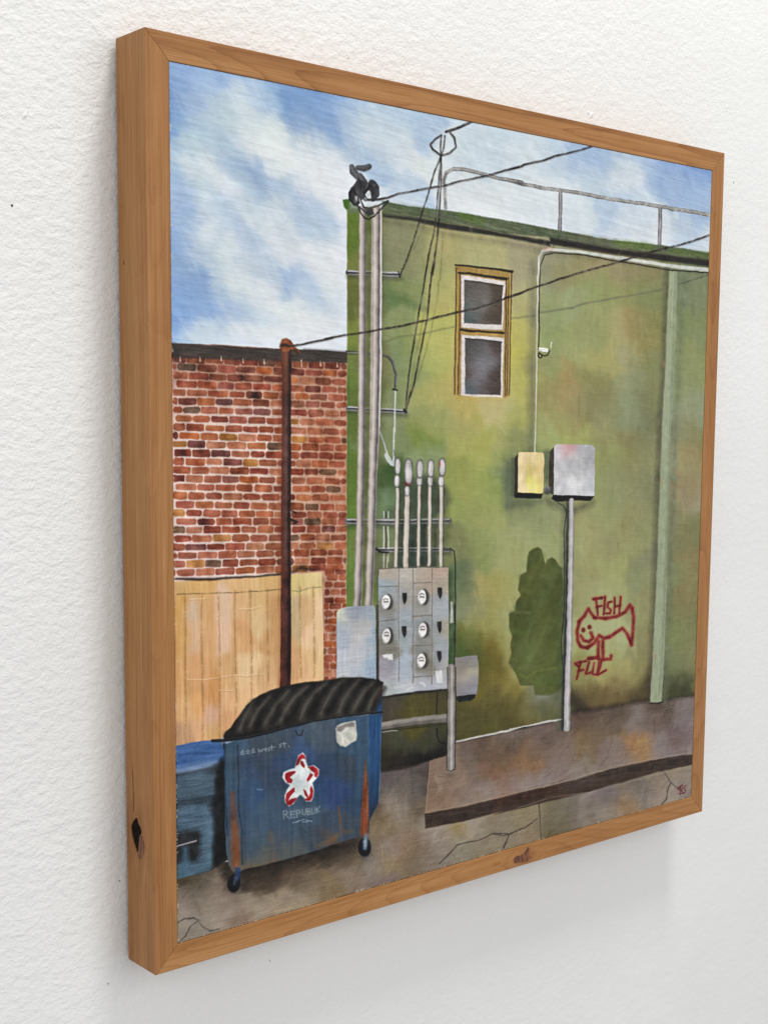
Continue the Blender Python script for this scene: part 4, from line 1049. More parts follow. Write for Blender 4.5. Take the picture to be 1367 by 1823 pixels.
# ---- gray box right, pipes under the panel
GX = S5((608, 486), (690, 474), (766, 468), (776, 540), (776, 650), (764, 744), (700, 752), (618, 760))
GXU = S5((618, 758), (700, 748), (758, 738), (752, 770), (720, 792), (640, 800), (618, 784))
blob(*S5((800, 640))[0], 10, 26, (86, 80, 40), .4)
poly(GXU, (36, 40, 44), soft=1.6)
field(GX, parse("""640 500 130 125 122;720 495 136 134 132;750 540 135 132 128;640 560 140 134 124;720 600 176 166 142;680 640 162 156 146;640 650 142 136 130;750 650 140 138 142;680 710 132 128 134;740 720 138 136 148;630 740 138 132 130""", S5), warp=6, sig=8, h=.08)
grain(GX, G_h, 3, .06)
gx = skin('painted_electrical_box', GX, 5, root, 'small grey box behind the post, low on the green wall')
skin('box_underside', GXU, 5, gx)
HP = W3((345, 384), (450, 366), (560, 352), (660, 340), (742, 334))
stroke([(x, y + 7) for x, y in HP], 6, (58, 56, 46), alpha=.6, soft=4)
stroke(HP, [13, 13, 14, 15], (128, 122, 114), h=.05)
stroke([(x, y - 3) for x, y in HP], 4, (156, 150, 142), alpha=.7, soft=3, dry=.2)
stroke([(x, y + 4) for x, y in HP], 3.5, (86, 80, 76), alpha=.8, soft=3)
stroke(W3((350, 422), (400, 414), (440, 412)), 1.4, (176, 174, 164), alpha=.9)
stroke(W3((440, 408), (560, 394), (740, 374)), 1.4, (48, 46, 36), alpha=.8)
skin('painted_pipe', ribbon(HP, 14), 5, root, 'horizontal pipe behind the dumpster')
stroke(W3((682, 182), (680, 240), (678, 302)), 1.7, (30, 28, 26)); stroke(W3((680, 398), (682, 445), (695, 482), (726, 492)), 2, (26, 24, 22))
stroke(W3((345, 658), (450, 640), (550, 615), (640, 585)), [3, 6, 5, 3], (34, 26, 18), alpha=.85, soft=3)
stroke(W3((340, 210), (338, 640)), 2, (38, 38, 36), alpha=.8)
VP = [(804.6, 1188), (804.8, 1230), (804.6, 1290), (804, 1330), (803.8, 1369)]
stroke([(x - 7, y) for x, y in VP], 2, (52, 48, 44), alpha=.8); stroke([(x + 7, y) for x, y in VP], 2.4, (44, 42, 38), alpha=.8)
stroke(VP, 12.5, (146, 140, 134), h=.08)
stroke([(x + 1, y) for x, y in VP], 4.5, (192, 186, 178), alpha=.8, soft=3, dry=.15)
stroke([(x - 4, y) for x, y in VP], 3, (112, 106, 100), alpha=.7, soft=2)
stroke([(x + 4.6, y) for x, y in VP], 2.4, (108, 104, 102), alpha=.7, soft=2)
stroke([(798, 1371), (804, 1373), (811, 1369)], 1.8, (60, 52, 46), alpha=.8)
blob(802, 1380, 9, 5, (102, 88, 80), .6)
skin('painted_pole', ribbon(VP, 12.5), 7, root, 'short grey post standing on the painted slab')

# ------------------------------------------------------------------ RUSTY PIPE in front of the brick wall
RP = [(511.4, 615), (511.6, 700), (511.4, 800), (510.6, 900), (510.6, 1000), (510.6, 1100), (510.2, 1160), (509.6, 1224)]
stroke([(x - 9.5, y) for x, y in RP], 4, (110, 52, 30), alpha=.4, soft=4, h=0)
stroke(RP, [14.5, 16, 16.5, 18, 18.5], (92, 44, 34), h=.08)
stroke([(x - 5.5, y) for x, y in RP], 4, (122, 50, 28), alpha=.8, soft=2.5, dry=.2)
stroke([(x - .8, y) for x, y in RP[:5]], 4.5, (104, 82, 80), alpha=.75, soft=3.5)
stroke([(x - .8, y) for x, y in RP[4:]], 3.5, (82, 54, 48), alpha=.6, soft=3.5)
stroke([(x + 5.4, y) for x, y in RP], 4, (40, 22, 20), alpha=.85, soft=2.5)
stroke([(x + 7.8, y) for x, y in RP], 1.2, (110, 38, 26), alpha=.5, dry=.4)
stroke([(x - 1, y) for x, y in RP[:2]], 7, (120, 66, 36), alpha=.7, soft=4)
RC = V5((834, 110), (836, 78), (850, 52), (880, 46), (908, 62), (925, 88), (940, 110), (975, 140), (968, 152), (935, 140), (905, 118), (895, 135), (850, 138))
poly(RC, (132, 68, 34), soft=1.2, h=.12, tex=12)
stroke(V5((845, 95), (862, 88), (890, 98)), 4.5, (38, 24, 20), alpha=.9, soft=2)
stroke(V5((925, 125), (960, 150), (955, 162)), 3, (66, 38, 26), alpha=.7)
rp = skin('painted_rusty_pipe', ribbon(RP, [14.5, 16, 16.5, 18, 18.5]), 6, root, 'dark rust red pipe in front of the bricks')
skin('pipe_cap', RC, 7, rp)
stroke(V6((915, 285), (950, 300), (930, 312)), 4, (40, 28, 22), alpha=.8, dry=.3)
stroke(V6((915, 225), (940, 240)), 3.5, (40, 28, 22), alpha=.7, dry=.3)

# ------------------------------------------------------------------ BLUE BIN (left)
BIN = W1((40, 508), (150, 482), (230, 472), (300, 470), (322, 482), (348, 545), (350, 700)) + [(406, 1440), (408, 1530)] + W2((620, 570), (560, 592), (480, 606), (395, 632))
bin_s = parse("""80 540 62 100 158;150 510 66 105 165;250 500 60 98 158;200 560 46 90 160;300 530 42 88 155;80 600 55 96 160;250 600 105 135 175;100 650 110 135 165;180 630 112 140 178;325 560 40 85 145;150 700 76 102 118;80 720 70 92 108;100 790 58 82 96;200 760 68 92 114;250 680 66 88 100;200 860 36 46 52;100 860 40 54 60;150 930 68 94 114;90 950 62 88 108;230 950 76 102 122;270 860 40 50 58;100 1050 28 28 28;320 700 22 27 32;330 620 20 28 40;320 850 26 30 42;330 1000 18 22 28;230 1040 74 100 122""", W1) + parse(
    """480 50 74 100 126;450 130 46 60 70;600 60 60 85 105;480 230 74 100 122;570 260 86 116 138;480 360 32 32 36;520 450 32 37 42;450 500 64 100 120;430 400 58 58 60;580 400 74 104 126;560 520 80 116 137;450 580 74 110 132;620 450 40 54 66;660 200 17 24 28;670 350 17 24 24;640 540 48 42 28;420 550 80 102 110;560 580 60 84 96;520 360 34 34 38;600 330 78 106 128""", W2)
field(BIN, bin_s, warp=6, sig=8, h=.06)
dabs(BIN, 90, 22, 5, .2, .8, jit=6, alpha=.4, seed=16)
grain(BIN, G_h, 2.5, .06)
bn = skin('painted_bin', BIN, 4, root, 'blurred blue bin at the left edge of the picture')
poly(W1((40, 510), (150, 484), (300, 470), (322, 484), (346, 545), (300, 602), (180, 628), (40, 660)), (62, 102, 162), soft=2.5, tex=6, g='h')
stroke(W1((50, 520), (150, 500), (290, 482)), 5, (98, 132, 182), alpha=.5, soft=4, dry=.3)
stroke(W1((50, 652), (180, 624), (292, 604)), 9, (122, 146, 184), alpha=.75, soft=6, dry=.15)
stroke(W1((50, 688), (180, 662), (300, 640)), 5, (48, 60, 74), alpha=.7, soft=4)
poly(W1((40, 705), (180, 680), (290, 660), (296, 700), (285, 800), (200, 830), (40, 850)), (74, 98, 116), soft=5, alpha=.75, tex=7, g='h')
stroke(W1((50, 865), (150, 858), (262, 838)), 9, (38, 48, 56), alpha=.7, soft=6)
poly(W2((398, 180), (480, 160), (600, 150), (618, 330), (612, 540), (540, 585), (398, 612)), (74, 102, 124), soft=9, alpha=.85, tex=7, g='h')
stroke(W2((400, 225), (480, 205), (570, 200), (596, 330), (594, 520)), 6, (96, 126, 146), alpha=.6, soft=6, dry=.2)
poly(W2((398, 352), (450, 336), (522, 336), (538, 362), (536, 470), (516, 525), (398, 530)), (40, 42, 46), soft=6, alpha=.9)
stroke(W2((452, 450), (450, 520), (440, 580)), 11, (72, 108, 130), alpha=.85, soft=5, dry=.1)
stroke(W2((402, 590), (470, 585), (560, 565)), 6, (78, 108, 128), alpha=.7, soft=4, dry=.2)
poly(W2((640, 20), (688, 30), (700, 480), (650, 548), (622, 540), (626, 300)), (22, 26, 32), soft=6)
stroke(W2((398, 430), (440, 418), (515, 396)), 2.6, (156, 150, 154), alpha=.9)
stroke(W1((58, 680), (180, 655), (300, 628)), 2.4, (60, 72, 88), alpha=.6, soft=2)
skin('bin_lid', W1((40, 508), (150, 482), (300, 470), (322, 482), (348, 545), (300, 625), (180, 655), (40, 685)), 5, bn)

# ------------------------------------------------------------------ DUMPSTER
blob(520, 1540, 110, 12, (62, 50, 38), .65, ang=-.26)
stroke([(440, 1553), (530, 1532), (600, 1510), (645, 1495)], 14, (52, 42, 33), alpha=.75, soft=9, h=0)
BODY = [(400, 1324), (440, 1312)] + W1((560, 446), (700, 402), (900, 356), (1100, 328), (1218, 318)) + [(657.5, 1340), (659, 1420), (659, 1482), (650, 1487)] + S6((160, 566), (0, 612)) + W2((1250, 455), (1100, 500), (950, 540), (800, 572), (785, 585), (735, 585), (712, 545), (700, 480), (690, 350)) + [(402, 1430)]
SIDE = W1((1216, 318), (1250, 296), (1280, 230), (1304, 160), (1302, 312), (1296, 500), (1290, 660), (1285, 830)) + W3((320, 860), (272, 955), (262, 1040)) + [(656, 1482), (657, 1400)]
field(SIDE, [(665, 1280, (30, 72, 118)), (675, 1290, (42, 92, 150)), (668, 1350, (36, 82, 134)), (674, 1400, (34, 76, 120)), (662, 1420, (30, 62, 100)), (660, 1460, (34, 56, 84))], warp=4, sig=16, h=.05)
grain(SIDE, G_v, 4, .06)
stroke(W1((1220, 330), (1222, 600), (1215, 900)), 1.4, (98, 130, 158), alpha=.6)
stroke(W1((1300, 330), (1292, 660), (1284, 840)), 1.3, (90, 140, 178), alpha=.7)
d_s = parse("""400 560 78 110 134;370 520 60 95 128;380 700 60 95 126;430 600 52 72 94;600 500 68 80 92;500 650 54 80 126;600 700 56 76 106;450 800 50 84 128;520 780 42 90 152;650 850 65 90 116;480 950 60 90 126;560 1000 70 100 132;700 470 70 84 100;900 450 82 96 108;830 500 62 94 150;1000 650 44 70 112;1100 620 60 75 90;950 800 42 80 142;1050 800 36 68 142;1150 450 60 98 128;1180 600 54 92 128;1150 850 44 75 112;1000 950 60 75 96;900 900 60 86 112;1100 1000 70 80 90;650 1050 70 96 118;750 1050 66 92 112;900 1050 60 80 102;1190 400 58 96 130;1180 750 48 82 118;560 600 60 76 100;750 600 52 78 128""", W1) + parse(
    """830 100 56 88 120;860 300 72 98 120;900 400 74 96 112;830 450 72 92 108;830 540 118 104 74;920 520 112 100 76;980 400 88 88 92;1100 380 62 82 98;1100 460 100 96 80;1250 400 70 78 82;1300 370 110 78 50;960 200 70 100 132;1000 300 64 92 120;740 200 62 88 112;740 60 60 92 122""", W2)
field(BODY, comp(d_s, .42, (60, 80, 102)), warp=8, sig=10, h=.06)
dabs(BODY, 300, 24, 5, 1.5, .3, jit=7, alpha=.4, hue=4, seed=17)
dabs(BODY, 90, 20, 4, .1, .3, jit=6, alpha=.3, seed=18)
grain(BODY, G_v2, 2.2, .03); grain(BODY, G_h, 1.2, .03)
du = skin('painted_dumpster', BODY, 6, root, 'rusty blue dumpster with a dark ribbed lid, painted')
skin('dumpster_side', SIDE, 6, du)
poly(W1((332, 482), (352, 484), (356, 520), (346, 540), (330, 500)), (58, 84, 112), soft=2)
# corner posts, rust
stroke(W1((425, 500), (432, 700), (432, 900)) + W2((790, 300), (795, 540)), 2, (32, 50, 66), alpha=.75, soft=1.6)
stroke(W1((345, 500), (352, 800), (362, 1050)), 2, (24, 44, 70), alpha=.7, soft=1.6)
RU1 = W2((738, 110), (742, 240), (748, 340), (752, 450), (755, 562))
stroke(RU1, [7, 10, 16, 17, 12], (128, 76, 48), alpha=.85, soft=4, dry=.25)
stroke(W2((755, 300), (762, 430), (760, 560)), [3, 8, 8], (138, 82, 50), alpha=.75, soft=3, dry=.2)
stroke(W2((738, 130), (740, 250)), 7, (86, 70, 84), alpha=.6, soft=5)
skin('corner_post', ribbon(W2((742, 30), (744, 240), (748, 400), (752, 570)), 20), 7, du, 'rusted front left corner post')
RU2 = W3((246, 592), (256, 680), (264, 800), (266, 930), (262, 1050), (214, 1050), (216, 930), (224, 840), (236, 700))
poly(RU2, (128, 70, 42), soft=1.6, h=.1, tex=12, g='v')
stroke(W3((248, 600), (240, 700)), 3, (112, 80, 48), alpha=.6); stroke(W3((240, 900), (238, 1040)), 8, (140, 66, 42), alpha=.6, soft=4, dry=.2)
skin('corner_post', RU2, 7, du, 'rusted front right corner post')
stroke(W3((88, 870), (92, 940), (95, 1010)), 2.2, (112, 84, 56), alpha=.8, dry=.2)
for P in (W3((40, 1075), (95, 1030), (160, 1020)), W2((1250, 430), (1340, 395), (1366, 375)), W2((970, 350), (975, 400)), W2((800, 560), (900, 548), (1000, 520))):
    stroke(P, 5, (122, 90, 56), alpha=.6, soft=4, dry=.35)
stroke(W1((1040, 870), (1045, 960), (1055, 1020)), 2, (118, 84, 52), alpha=.7, dry=.2)
stroke(W2((790, 582), (950, 548), (1100, 508), (1366, 430)), 3, (36, 34, 34), alpha=.8, soft=2.5)
# lid
LID = W1((338, 442), (352, 418), (385, 392), (410, 350), (450, 300), (480, 258), (520, 222), (570, 190), (640, 160), (700, 143), (830, 118), (960, 108), (1050, 90), (1180, 86), (1275, 102), (1310, 118), (1300, 170), (1280, 230), (1252, 290), (1240, 306), (1100, 322), (900, 352), (700, 400), (560, 440), (420, 468), (340, 474))
poly(LID, (34, 30, 26), soft=1.4, h=.06, tex=4, g='d')
for P in (((520, 240), (480, 310), (440, 400)), ((620, 205), (550, 285), (500, 385)), ((735, 175), (660, 255), (610, 335), (592, 380)), ((850, 145), (780, 205), (715, 290), (690, 350)), ((960, 125), (895, 180), (845, 250), (812, 330)), ((1070, 108), (1005, 170), (960, 245), (935, 310)), ((1165, 102), (1110, 165), (1068, 232), (1042, 298)), ((1255, 116), (1200, 170), (1155, 238), (1130, 292)), ((1292, 150), (1250, 210), (1222, 285))):
    stroke([(x + 8, y + 1) for x, y in W1(*P)], [5, 11, 12, 9], (18, 14, 10), alpha=.8, soft=5)
    stroke(W1(*P), [5, 11, 12, 10], (90, 84, 76), alpha=.85, soft=8, dry=.05)
    stroke([(x - 1, y) for x, y in W1(*P)], [1.5, 3.5, 2.5], (104, 101, 94), alpha=.45, soft=3, dry=.3)
stroke(W1((480, 262), (560, 200), (700, 150), (830, 122), (1050, 96), (1180, 90)), 2, (64, 52, 38), alpha=.7, dry=.4)
stroke(W1((350, 430), (500, 405), (700, 372), (900, 330), (1200, 296)), 5, (66, 62, 58), alpha=.5, soft=5)
poly(W1((1300, 130), (1308, 122), (1300, 180), (1270, 250), (1255, 285), (1245, 282), (1270, 210)), (78, 34, 40), soft=2.5, alpha=.6)
lid = skin('dumpster_lid', LID, 7, du, 'black ribbed lid of the painted dumpster')
RIM = W1((272, 472), (330, 470), (430, 460), (560, 438), (700, 400), (900, 350), (1100, 322), (1240, 305), (1306, 300))
stroke(RIM, [5, 5, 4.4, 4, 3.4, 3, 3, 2.6], (26, 30, 38), h=.1, soft=1)
stroke([(x, y - 2) for x, y in RIM], 1.2, (96, 104, 110), alpha=.5, dry=.5)
stroke([(x, y + 3.4) for x, y in RIM], 2, (60, 82, 104), alpha=.5, dry=.4)
skin('lid_rim', ribbon(RIM, 4), 8, du)
stroke(W1((780, 412), (790, 438), (815, 440), (822, 405)), 1.7, (34, 40, 48))
# lettering "222 West St."
WHT = (190, 202, 206)
ad = [((443, 545), (458, 530), (462, 540), (445, 557), (468, 553)), ((477, 540), (490, 526), (495, 536), (480, 551), (500, 548)), ((508, 534), (520, 520), (526, 530), (510, 545), (532, 541)),
      ((550, 522), (556, 542), (566, 526), (572, 540), (582, 520)), ((588, 528), (604, 524), (598, 517), (588, 526), (600, 538)), ((620, 514), (610, 520), (622, 528), (610, 534)), ((632, 500), (634, 530)), ((624, 514), (652, 510)),
      ((692, 490), (680, 498), (692, 506), (678, 514)), ((706, 480), (710, 512)), ((698, 492), (722, 488)), ((734, 504), (737, 508))]
for P in ad:
    stroke(W1(*P), 1.0, WHT, alpha=.7, soft=.9, dry=.18, h=.12, wob=False)
skin('lettering', sum([ribbon(W1(*P), 1.3) for P in ad], []), 7, du, 'handwritten white 222 West St. on the dumpster')
# star
STAR = W1((820, 545), (835, 562), (842, 600), (852, 628), (890, 622), (918, 645), (918, 680), (900, 705), (878, 728), (888, 770), (886, 815), (872, 842), (842, 842), (824, 815), (808, 800), (790, 815), (765, 855), (738, 870), (714, 845), (712, 808), (724, 770), (742, 742), (712, 722), (696, 695), (705, 665), (735, 650), (772, 640), (782, 605), (795, 562))
poly(STAR, (212, 216, 216), soft=1.4, h=.2, tex=9)
dabs(STAR, 30, 10, 3, 1, 1, jit=9, alpha=.5, seed=19, h=.15)
blob(*W1((800, 730))[0], 8, 10, (170, 185, 195), .35)
reds = [((815, 552), (832, 562), (838, 585), (822, 580), (806, 588), (796, 615), (778, 628), (786, 590), (798, 565)), ((808, 592), (822, 600), (832, 620), (832, 638), (818, 630), (806, 612)),
        ((850, 630), (885, 626), (912, 645), (916, 675), (904, 695), (890, 690), (892, 668), (872, 652)), ((866, 668), (884, 678), (866, 705), (848, 722), (844, 705)),
        ((718, 668), (775, 656), (778, 664), (758, 682), (742, 696), (760, 712), (752, 732), (728, 728), (712, 705), (712, 682)),
        ((770, 755), (772, 780), (748, 808), (732, 838), (750, 826), (788, 818), (775, 838), (748, 864), (726, 862), (716, 832), (722, 796), (745, 770)),
        ((824, 768), (838, 775), (852, 800), (856, 815), (866, 790), (862, 762), (872, 745), (884, 775), (882, 815), (866, 838), (842, 838), (830, 826), (848, 822), (832, 796))]
for P in reds:
    poly(W1(*P), (176, 28, 40), soft=1, h=.2, tex=9)
emb = skin('star_emblem', STAR, 7, du, 'red and white star on the dumpster front')
for P in reds:
    skin('emblem_stripe', W1(*P), 8, du)
# REPUBLIK
rep = [((706, 945), (702, 900), (722, 898), (728, 914), (708, 922)), ((716, 922), (738, 944)), ((748, 905), (750, 942), (772, 938)), ((748, 905), (772, 900)), ((750, 922), (768, 918)),
       ((786, 938), (782, 896), (800, 894), (806, 908), (786, 916)), ((818, 890), (820, 918), (832, 924), (840, 912), (840, 886)), ((850, 922), (848, 886), (862, 886), (864, 900), (850, 904)), ((850, 904), (868, 908), (866, 920), (850, 922)),
       ((876, 884), (878, 918), (890, 914)), ((896, 880), (898, 912)), ((906, 880), (908, 910)), ((926, 868), (908, 894), (922, 904))]
blob(*W1((815, 905))[0], 34, 8, (110, 128, 138), .4, ang=-.1)
for P in rep:
    stroke(W1(*P), 1.2, (176, 188, 190), alpha=.68, soft=1, dry=.3, h=.12, wob=False)
for P in (((760, 972), (790, 966)), ((790, 962), (815, 955), (830, 950)), ((840, 955), (875, 962)), ((820, 965), (850, 966)), ((545, 768), (575, 770))):
    stroke(W1(*P), 1.5, (165, 182, 188), alpha=.75, dry=.3, h=.1)
skin('lettering', sum([ribbon(W1(*P), 1.4) for P in rep], []), 7, du, 'faint white REPUBLIK under the star')
# sticker
STK = W1((1020, 402), (1030, 382), (1060, 366), (1100, 358), (1142, 350), (1152, 440), (1146, 472), (1112, 490), (1082, 510), (1045, 502), (1026, 480), (1024, 440))
poly(STK, (186, 186, 178), soft=1.2, h=.18, tex=9)
poly(W1((1030, 392), (1075, 372), (1120, 358), (1138, 364), (1134, 384), (1085, 392), (1055, 418), (1030, 412)), (128, 124, 120), soft=1.5)
stroke(W1((1060, 440), (1100, 480)), 6, (206, 206, 198), alpha=.6, dry=.3, h=.2); stroke(W1((1060, 450), (1066, 490)), 2.5, (222, 216, 200), h=.25, alpha=.8)
skin('sticker', STK, 7, du, 'worn white sticker on the dumpster front')
# casters
for (x_, y_, a_) in ((418, 1572, .12), (651, 1508, .05)):
    blob(x_, y_ + 4, 16, 22, (70, 60, 54), .55)
    E = ell(x_, y_, 11, 17, 18, a_)
    poly(E, (16, 20, 36), soft=1.6, h=.1)
    skin('caster', [[tuple(p) for p in E]], 7, du)
stroke(W2((766, 570), (768, 610), (762, 640)), [9, 8, 4], (34, 62, 108), soft=2); stroke(W2((752, 620), (745, 660)), 4, (92, 104, 122), alpha=.8, soft=3)
stroke(S6((212, 552), (206, 590), (204, 632)), [5, 8, 7], (104, 124, 142), soft=2); stroke(S6((204, 590), (206, 620)), 3, (150, 164, 176), alpha=.8, soft=2)
stroke([(407, 1585), (418, 1592), (430, 1584)], 2.5, (112, 92, 84), alpha=.6, soft=2)
stroke([(640, 1524), (650, 1530), (662, 1520)], 2.5, (70, 72, 72), alpha=.5, soft=3)

# ------------------------------------------------------------------ WIRES on top
WK = (56, 48, 48)
w1 = V2((240, 605), (340, 600), (380, 590), (450, 565), (560, 545), (640, 530), (740, 515), (820, 490), (980, 460), (1130, 415), (1200, 400)) + V3((0, 365), (100, 335), (200, 312), (280, 285), (370, 265), (470, 234))
w2 = V5((895, 104), (960, 92), (1100, 65), (1190, 46)) + V4((0, 525), (130, 500), (250, 485), (340, 465), (450, 450), (560, 425), (660, 400), (800, 365), (900, 345), (1000, 315), (1100, 280), (1210, 240)) + V3((0, 1030), (150, 975), (300, 925), (430, 885), (560, 850), (660, 820), (760, 790), (860, 765), (960, 740), (1075, 698))
w3 = V2((735, 192), (800, 170), (850, 148), (895, 126))
loop = V2((706, 212), (665, 238), (640, 270), (655, 296), (705, 335), (755, 322), (796, 284), (786, 228), (762, 198))
wA = V2((705, 338), (670, 420), (630, 560), (585, 695), (555, 800), (500, 960)) + V4((480, 80), (455, 148))
wB = V2((706, 215), (702, 290), (705, 335), (690, 500), (680, 650), (665, 780), (630, 950)) + V4((635, 0), (600, 200), (565, 400), (530, 600), (505, 780), (490, 955))
wC = V2((728, 215), (722, 290), (705, 338), (705, 500), (695, 700), (680, 850), (655, 1060)) + V4((670, 0), (640, 200), (620, 400), (585, 580), (540, 800), (492, 955))
for P, wd_, l_ in ((w1, [4, 3, 3.2, 2.6, 3.4, 2.8], 'dark wire from the pipe tops to the upper right'), (w2, [3.6, 3, 3.2, 3, 2.8, 3, 3], 'dark wire from the rusty pipe across the window'), (w3, [4.5, 5], 'short thick wire at the top edge'), (loop, 3, 'looped wire above the roof'), (wA, 2.4, 'thin wire hanging down from the loop, leftmost'), (wB, 2.4, 'thin wire hanging down from the loop, middle'), (wC, 2.6, 'thin wire hanging down from the loop, rightmost')):
    stroke([(x + .6, y + 1.6) for x, y in P], 1.5, (120, 112, 100), alpha=.35, soft=1.5, h=0)
    stroke(P, np.array(wd_) * .88 if not np.isscalar(wd_) else wd_ * .88, WK if P is not w2 else (56, 44, 40), alpha=.9, soft=1.2, h=.14, dry=.25, tex=12)
    skin('painted_wire', ribbon(P, wd_ if np.isscalar(wd_) else 3), 9, root, l_)
stroke(V2((740, 190), (790, 172)), 1.2, (150, 140, 135), alpha=.6)
# signature
sg = [W5((1116, 625), (1150, 606)), W5((1138, 608), (1134, 662)), W5((1132, 622), (1124, 636)), W5((1150, 622), (1142, 640), (1152, 655), (1128, 662)), W5((1170, 608), (1156, 620), (1168, 640), (1156, 658))]
for P in sg:
    stroke(P, 1.5, (128, 44, 50), alpha=.9, wob=False)
skin('signature', sum([ribbon(P, 1.6) for P in sg], []), 5, root, 'small red monogram in the lower right corner')

# raw edge of the panel: chips of white ground at the rim
eu = np.minimum(np.minimum(uu, 1 - uu) * CW, np.minimum(vv, 1 - vv) * CH).astype(np.float32)
chip = np.clip(.7 - eu * .8 + G_m * .7 + G_f * 1.1, 0, 1)
left_bottom = ((uu < .01) | (vv > .985) | (vv < .012)).astype(np.float32)
put((slice(None), slice(None)), chip * (.15 + .45 * left_bottom), (205, 196, 176), h=.1)
# weave of fine bristle marks over everything
IMG += (G_f * .8)[..., None]
HGT += G_f * .01 + G_h * .015


def make_image(name, arr, colorspace):
    im = bpy.data.images.new(name, CW, CH, alpha=False, float_buffer=False)
    im.colorspace_settings.name = colorspace
    px = np.ones((CH, CW, 4), np.float32)
    px[..., :3] = arr if arr.ndim == 3 else arr[..., None]
    im.pixels.foreach_set(np.ascontiguousarray(px[::-1]).ravel())
    im.update()
    im.pack()
    return im


# tone of the pigments: greens are earthy, blues slightly greyed
lum = IMG @ np.array([.3, .59, .11], np.float32)
R_, G_c, B_ = IMG[..., 0], IMG[..., 1], IMG[..., 2]
mxc, mnc = IMG.max(-1) + 1e-3, IMG.min(-1)
gmask = np.clip((G_c - np.maximum(R_ * .97, B_)) / 10, 0, 1)
bmask = np.clip((B_ - R_) / 25, 0, 1)
sat = 1 - .10 * gmask - .10 * bmask * (1 - gmask)
IMG = lum[..., None] + (IMG - lum[..., None]) * sat[..., None]


def blur(a_, s_):
    g = np.exp(-2 * math.pi ** 2 * ((FX * s_) ** 2 + (FY * s_) ** 2))
    return np.fft.irfft2(np.fft.rfft2(a_) * g, s=(CH, CW)).astype(np.float32)


for k in range(3):                       # crisp edges of the paint marks
    IMG[..., k] += .32 * (IMG[..., k] - blur(IMG[..., k], 2.2)) + .12 * (IMG[..., k] - blur(IMG[..., k], 16))
IMG = IMG + (G_f * .5 + G_m * 1.4)[..., None]
IMG = np.clip(IMG, 2, 250)
lm_ = np.clip(IMG @ np.array([.3, .59, .11], np.float32), 4, 255)
IMG = IMG * (np.clip(lm_ - 21 * (1 - lm_ / 255) ** 2, 3, 255) / lm_)[..., None]
# photographed tones -> pigment reflectance
PIG_GAIN = 1.0
L = lin(np.clip(IMG, 0, 255)) * PIG_GAIN
SRGB = np.where(L <= .0031308, L * 12.92, 1.055 * np.clip(L, 0, 1) ** (1 / 2.4) - .055)
pig = make_image('pigment', SRGB.astype(np.float32), 'sRGB')
imp = make_image('impasto', np.clip(HGT, 0, 1).astype(np.float32), 'Non-Color')
nt = paint_nt
uvn = N(nt, 'ShaderNodeUVMap', uv_map='panel')
ti = N(nt, 'ShaderNodeTexImage', image=pig, interpolation='Cubic', extension='EXTEND')
th = N(nt, 'ShaderNodeTexImage', image=imp, interpolation='Cubic', extension='EXTEND')
bp = N(nt, 'ShaderNodeBump', i_Strength=.35, i_Distance=.0005)
nt.links.new(uvn.outputs[0], ti.inputs[0]); nt.links.new(uvn.outputs[0], th.inputs[0])
nt.links.new(ti.outputs[0], paint_bs.inputs['Base Color'])
nt.links.new(th.outputs[0], bp.inputs['Height'])
nt.links.new(bp.outputs[0], paint_bs.inputs['Normal'])
paint_bs.inputs['Roughness'].default_value = .42
paint_bs.inputs['Specular IOR Level'].default_value = .22

# ================================================================== panel, frame, wall


def box_mesh(name, x0, x1, y0, y1, z0, z1):
    me = bpy.data.meshes.new(name)
    v = [(x, y, z) for x in (x0, x1) for y in (y0, y1) for z in (z0, z1)]
    f = [(0, 1, 3, 2), (4, 6, 7, 5), (0, 4, 5, 1), (2, 3, 7, 6), (0, 2, 6, 4), (1, 5, 7, 3)]
    me.from_pydata(v, [], f)
    return me


# panel board: its face carries the pigment map too (it shows between the skins)
a, b = PANEL_W / 2 - .0004, PANEL_H / 2 - .0004
me = box_mesh('panel_board', -a, a, PANEL_Y, PANEL_Y + .009, -b, b)
ul = me.uv_layers.new(name='panel')
for lp in me.loops:
    c = me.vertices[lp.vertex_index].co
    ul.data[lp.index].uv = (c.x / PANEL_W + .5, c.z / PANEL_H + .5)
pb = link_obj('panel_board', me, PAINT, root)


